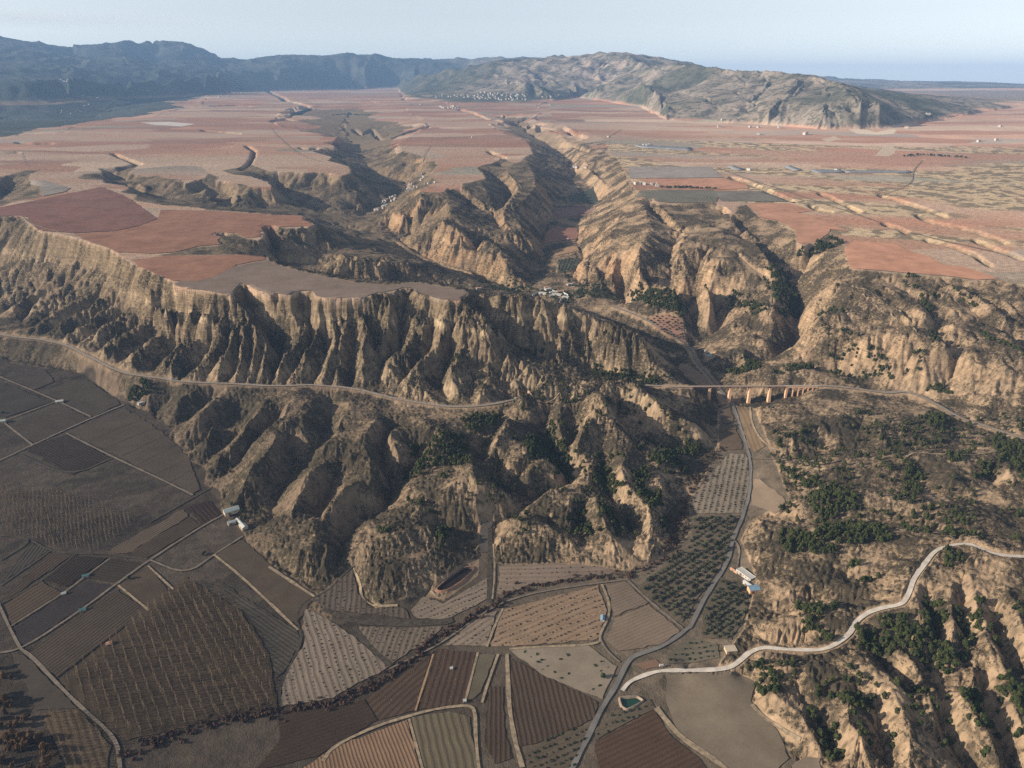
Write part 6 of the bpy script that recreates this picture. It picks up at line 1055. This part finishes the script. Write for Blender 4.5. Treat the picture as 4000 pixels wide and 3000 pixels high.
for k in range(7):
    z0, z1 = HT * k / 7, HT * (k + 1) / 7; w0, w1 = 4 - 3.5 * k / 7, 4 - 3.5 * (k + 1) / 7
    for a, c in (((-1, -1), (1, -1)), ((1, -1), (1, 1)), ((1, 1), (-1, 1)), ((-1, 1), (-1, -1))): b.tube((a[0] * w0, a[1] * w0, z0), (c[0] * w1, c[1] * w1, z1), .16, .16, 4)
add('mast', b.mesh('mast', st_), py)
for z in (HT * .72, HT * .84, HT * .95): add('cross_arm', MB().tube((-7, 0, z), (7, 0, z), .22, .22, 4).tube((-7, 0, z), (0, 0, z + 2), .14, .14, 4).tube((7, 0, z), (0, 0, z + 2), .14, .14, 4).mesh('cross_arm', st_), py)
tp = RAIL_W[-1]; d_ = RAIL_W[-1] - RAIL_W[-2]; tn = add('tunnel_portal', None, None, None, 'pale stone tunnel mouth where the railway enters the hill', 'tunnel mouth', None, (tp[0], tp[1], 42), math.atan2(d_[1], d_[0]))
add('portal_wall', MB().box((2, -4.2, -1), (1.4, 3, 8.5)).box((2, 4.2, -1), (1.4, 3, 8.5)).box((2, 0, 5.6), (1.4, 11.4, 2.2)).mesh('portal_wall', M_ST), tn); add('tunnel_bore', MB().box((6, 0, -1), (6, 5.4, 6.6)).mesh('tunnel_bore', MW['dark']), tn)

# ------------------------------------------------------------------ the air, and the cloud on the left-hand range
hm = bpy.data.materials.new('haze_air'); hm.use_nodes = True; hm.node_tree.nodes.clear()
ho_ = hm.node_tree.nodes.new('ShaderNodeOutputMaterial'); pv = hm.node_tree.nodes.new('ShaderNodeVolumePrincipled'); hm.node_tree.links.new(pv.outputs[0], ho_.inputs['Volume'])
pv.inputs['Color'].default_value = (.36, .60, 1.0, 1); pv.inputs["Density"].default_value = 4.0e-5; pv.inputs['Anisotropy'].default_value = 0.0
zlo, zhi = float(H.min()) - 12, max(float(H.max()), CAMH) + 30
add('haze', MB().box((0, 12500, zlo), (60000, 41000, zhi - zlo)).mesh('haze', hm), kind='stuff')
cm = bpy.data.materials.new('cloud_vapour'); cm.use_nodes = True; cm.node_tree.nodes.clear(); n_o = node(cm, 'ShaderNodeOutputMaterial'); n_v = node(cm, 'ShaderNodeVolumePrincipled'); lk(cm, n_v.outputs[0], n_o.inputs['Volume'])
tc = node(cm, 'ShaderNodeTexCoord'); ln = node(cm, 'ShaderNodeVectorMath', operation='LENGTH'); lk(cm, tc.outputs['Object'], ln.inputs[0]); fall = ramp01(cm, ln.outputs['Value'], 1.0, .1)
lk(cm, math_(cm, 'MULTIPLY', math_(cm, 'MULTIPLY', fall, fall), 6.0e-4), n_v.inputs['Density']); n_v.inputs['Color'].default_value = (.95, .97, 1, 1)
import bmesh; bm = bmesh.new(); bmesh.ops.create_icosphere(bm, subdivisions=3, radius=1.0); cme = bpy.data.meshes.new('cloud'); bm.to_mesh(cme); bm.free(); cme.materials.append(cm)
c_ = world(f"A 60,215,{100000 + 14300}")[0]; cl_ = add('cloud', cme, None, 'stuff', None, None, None, (c_[0], c_[1], zhi + 215)); cl_.scale = (4200, 1500, 205); cl_.rotation_euler = (0, 0, .45)
print('GEN haze', zlo, zhi)
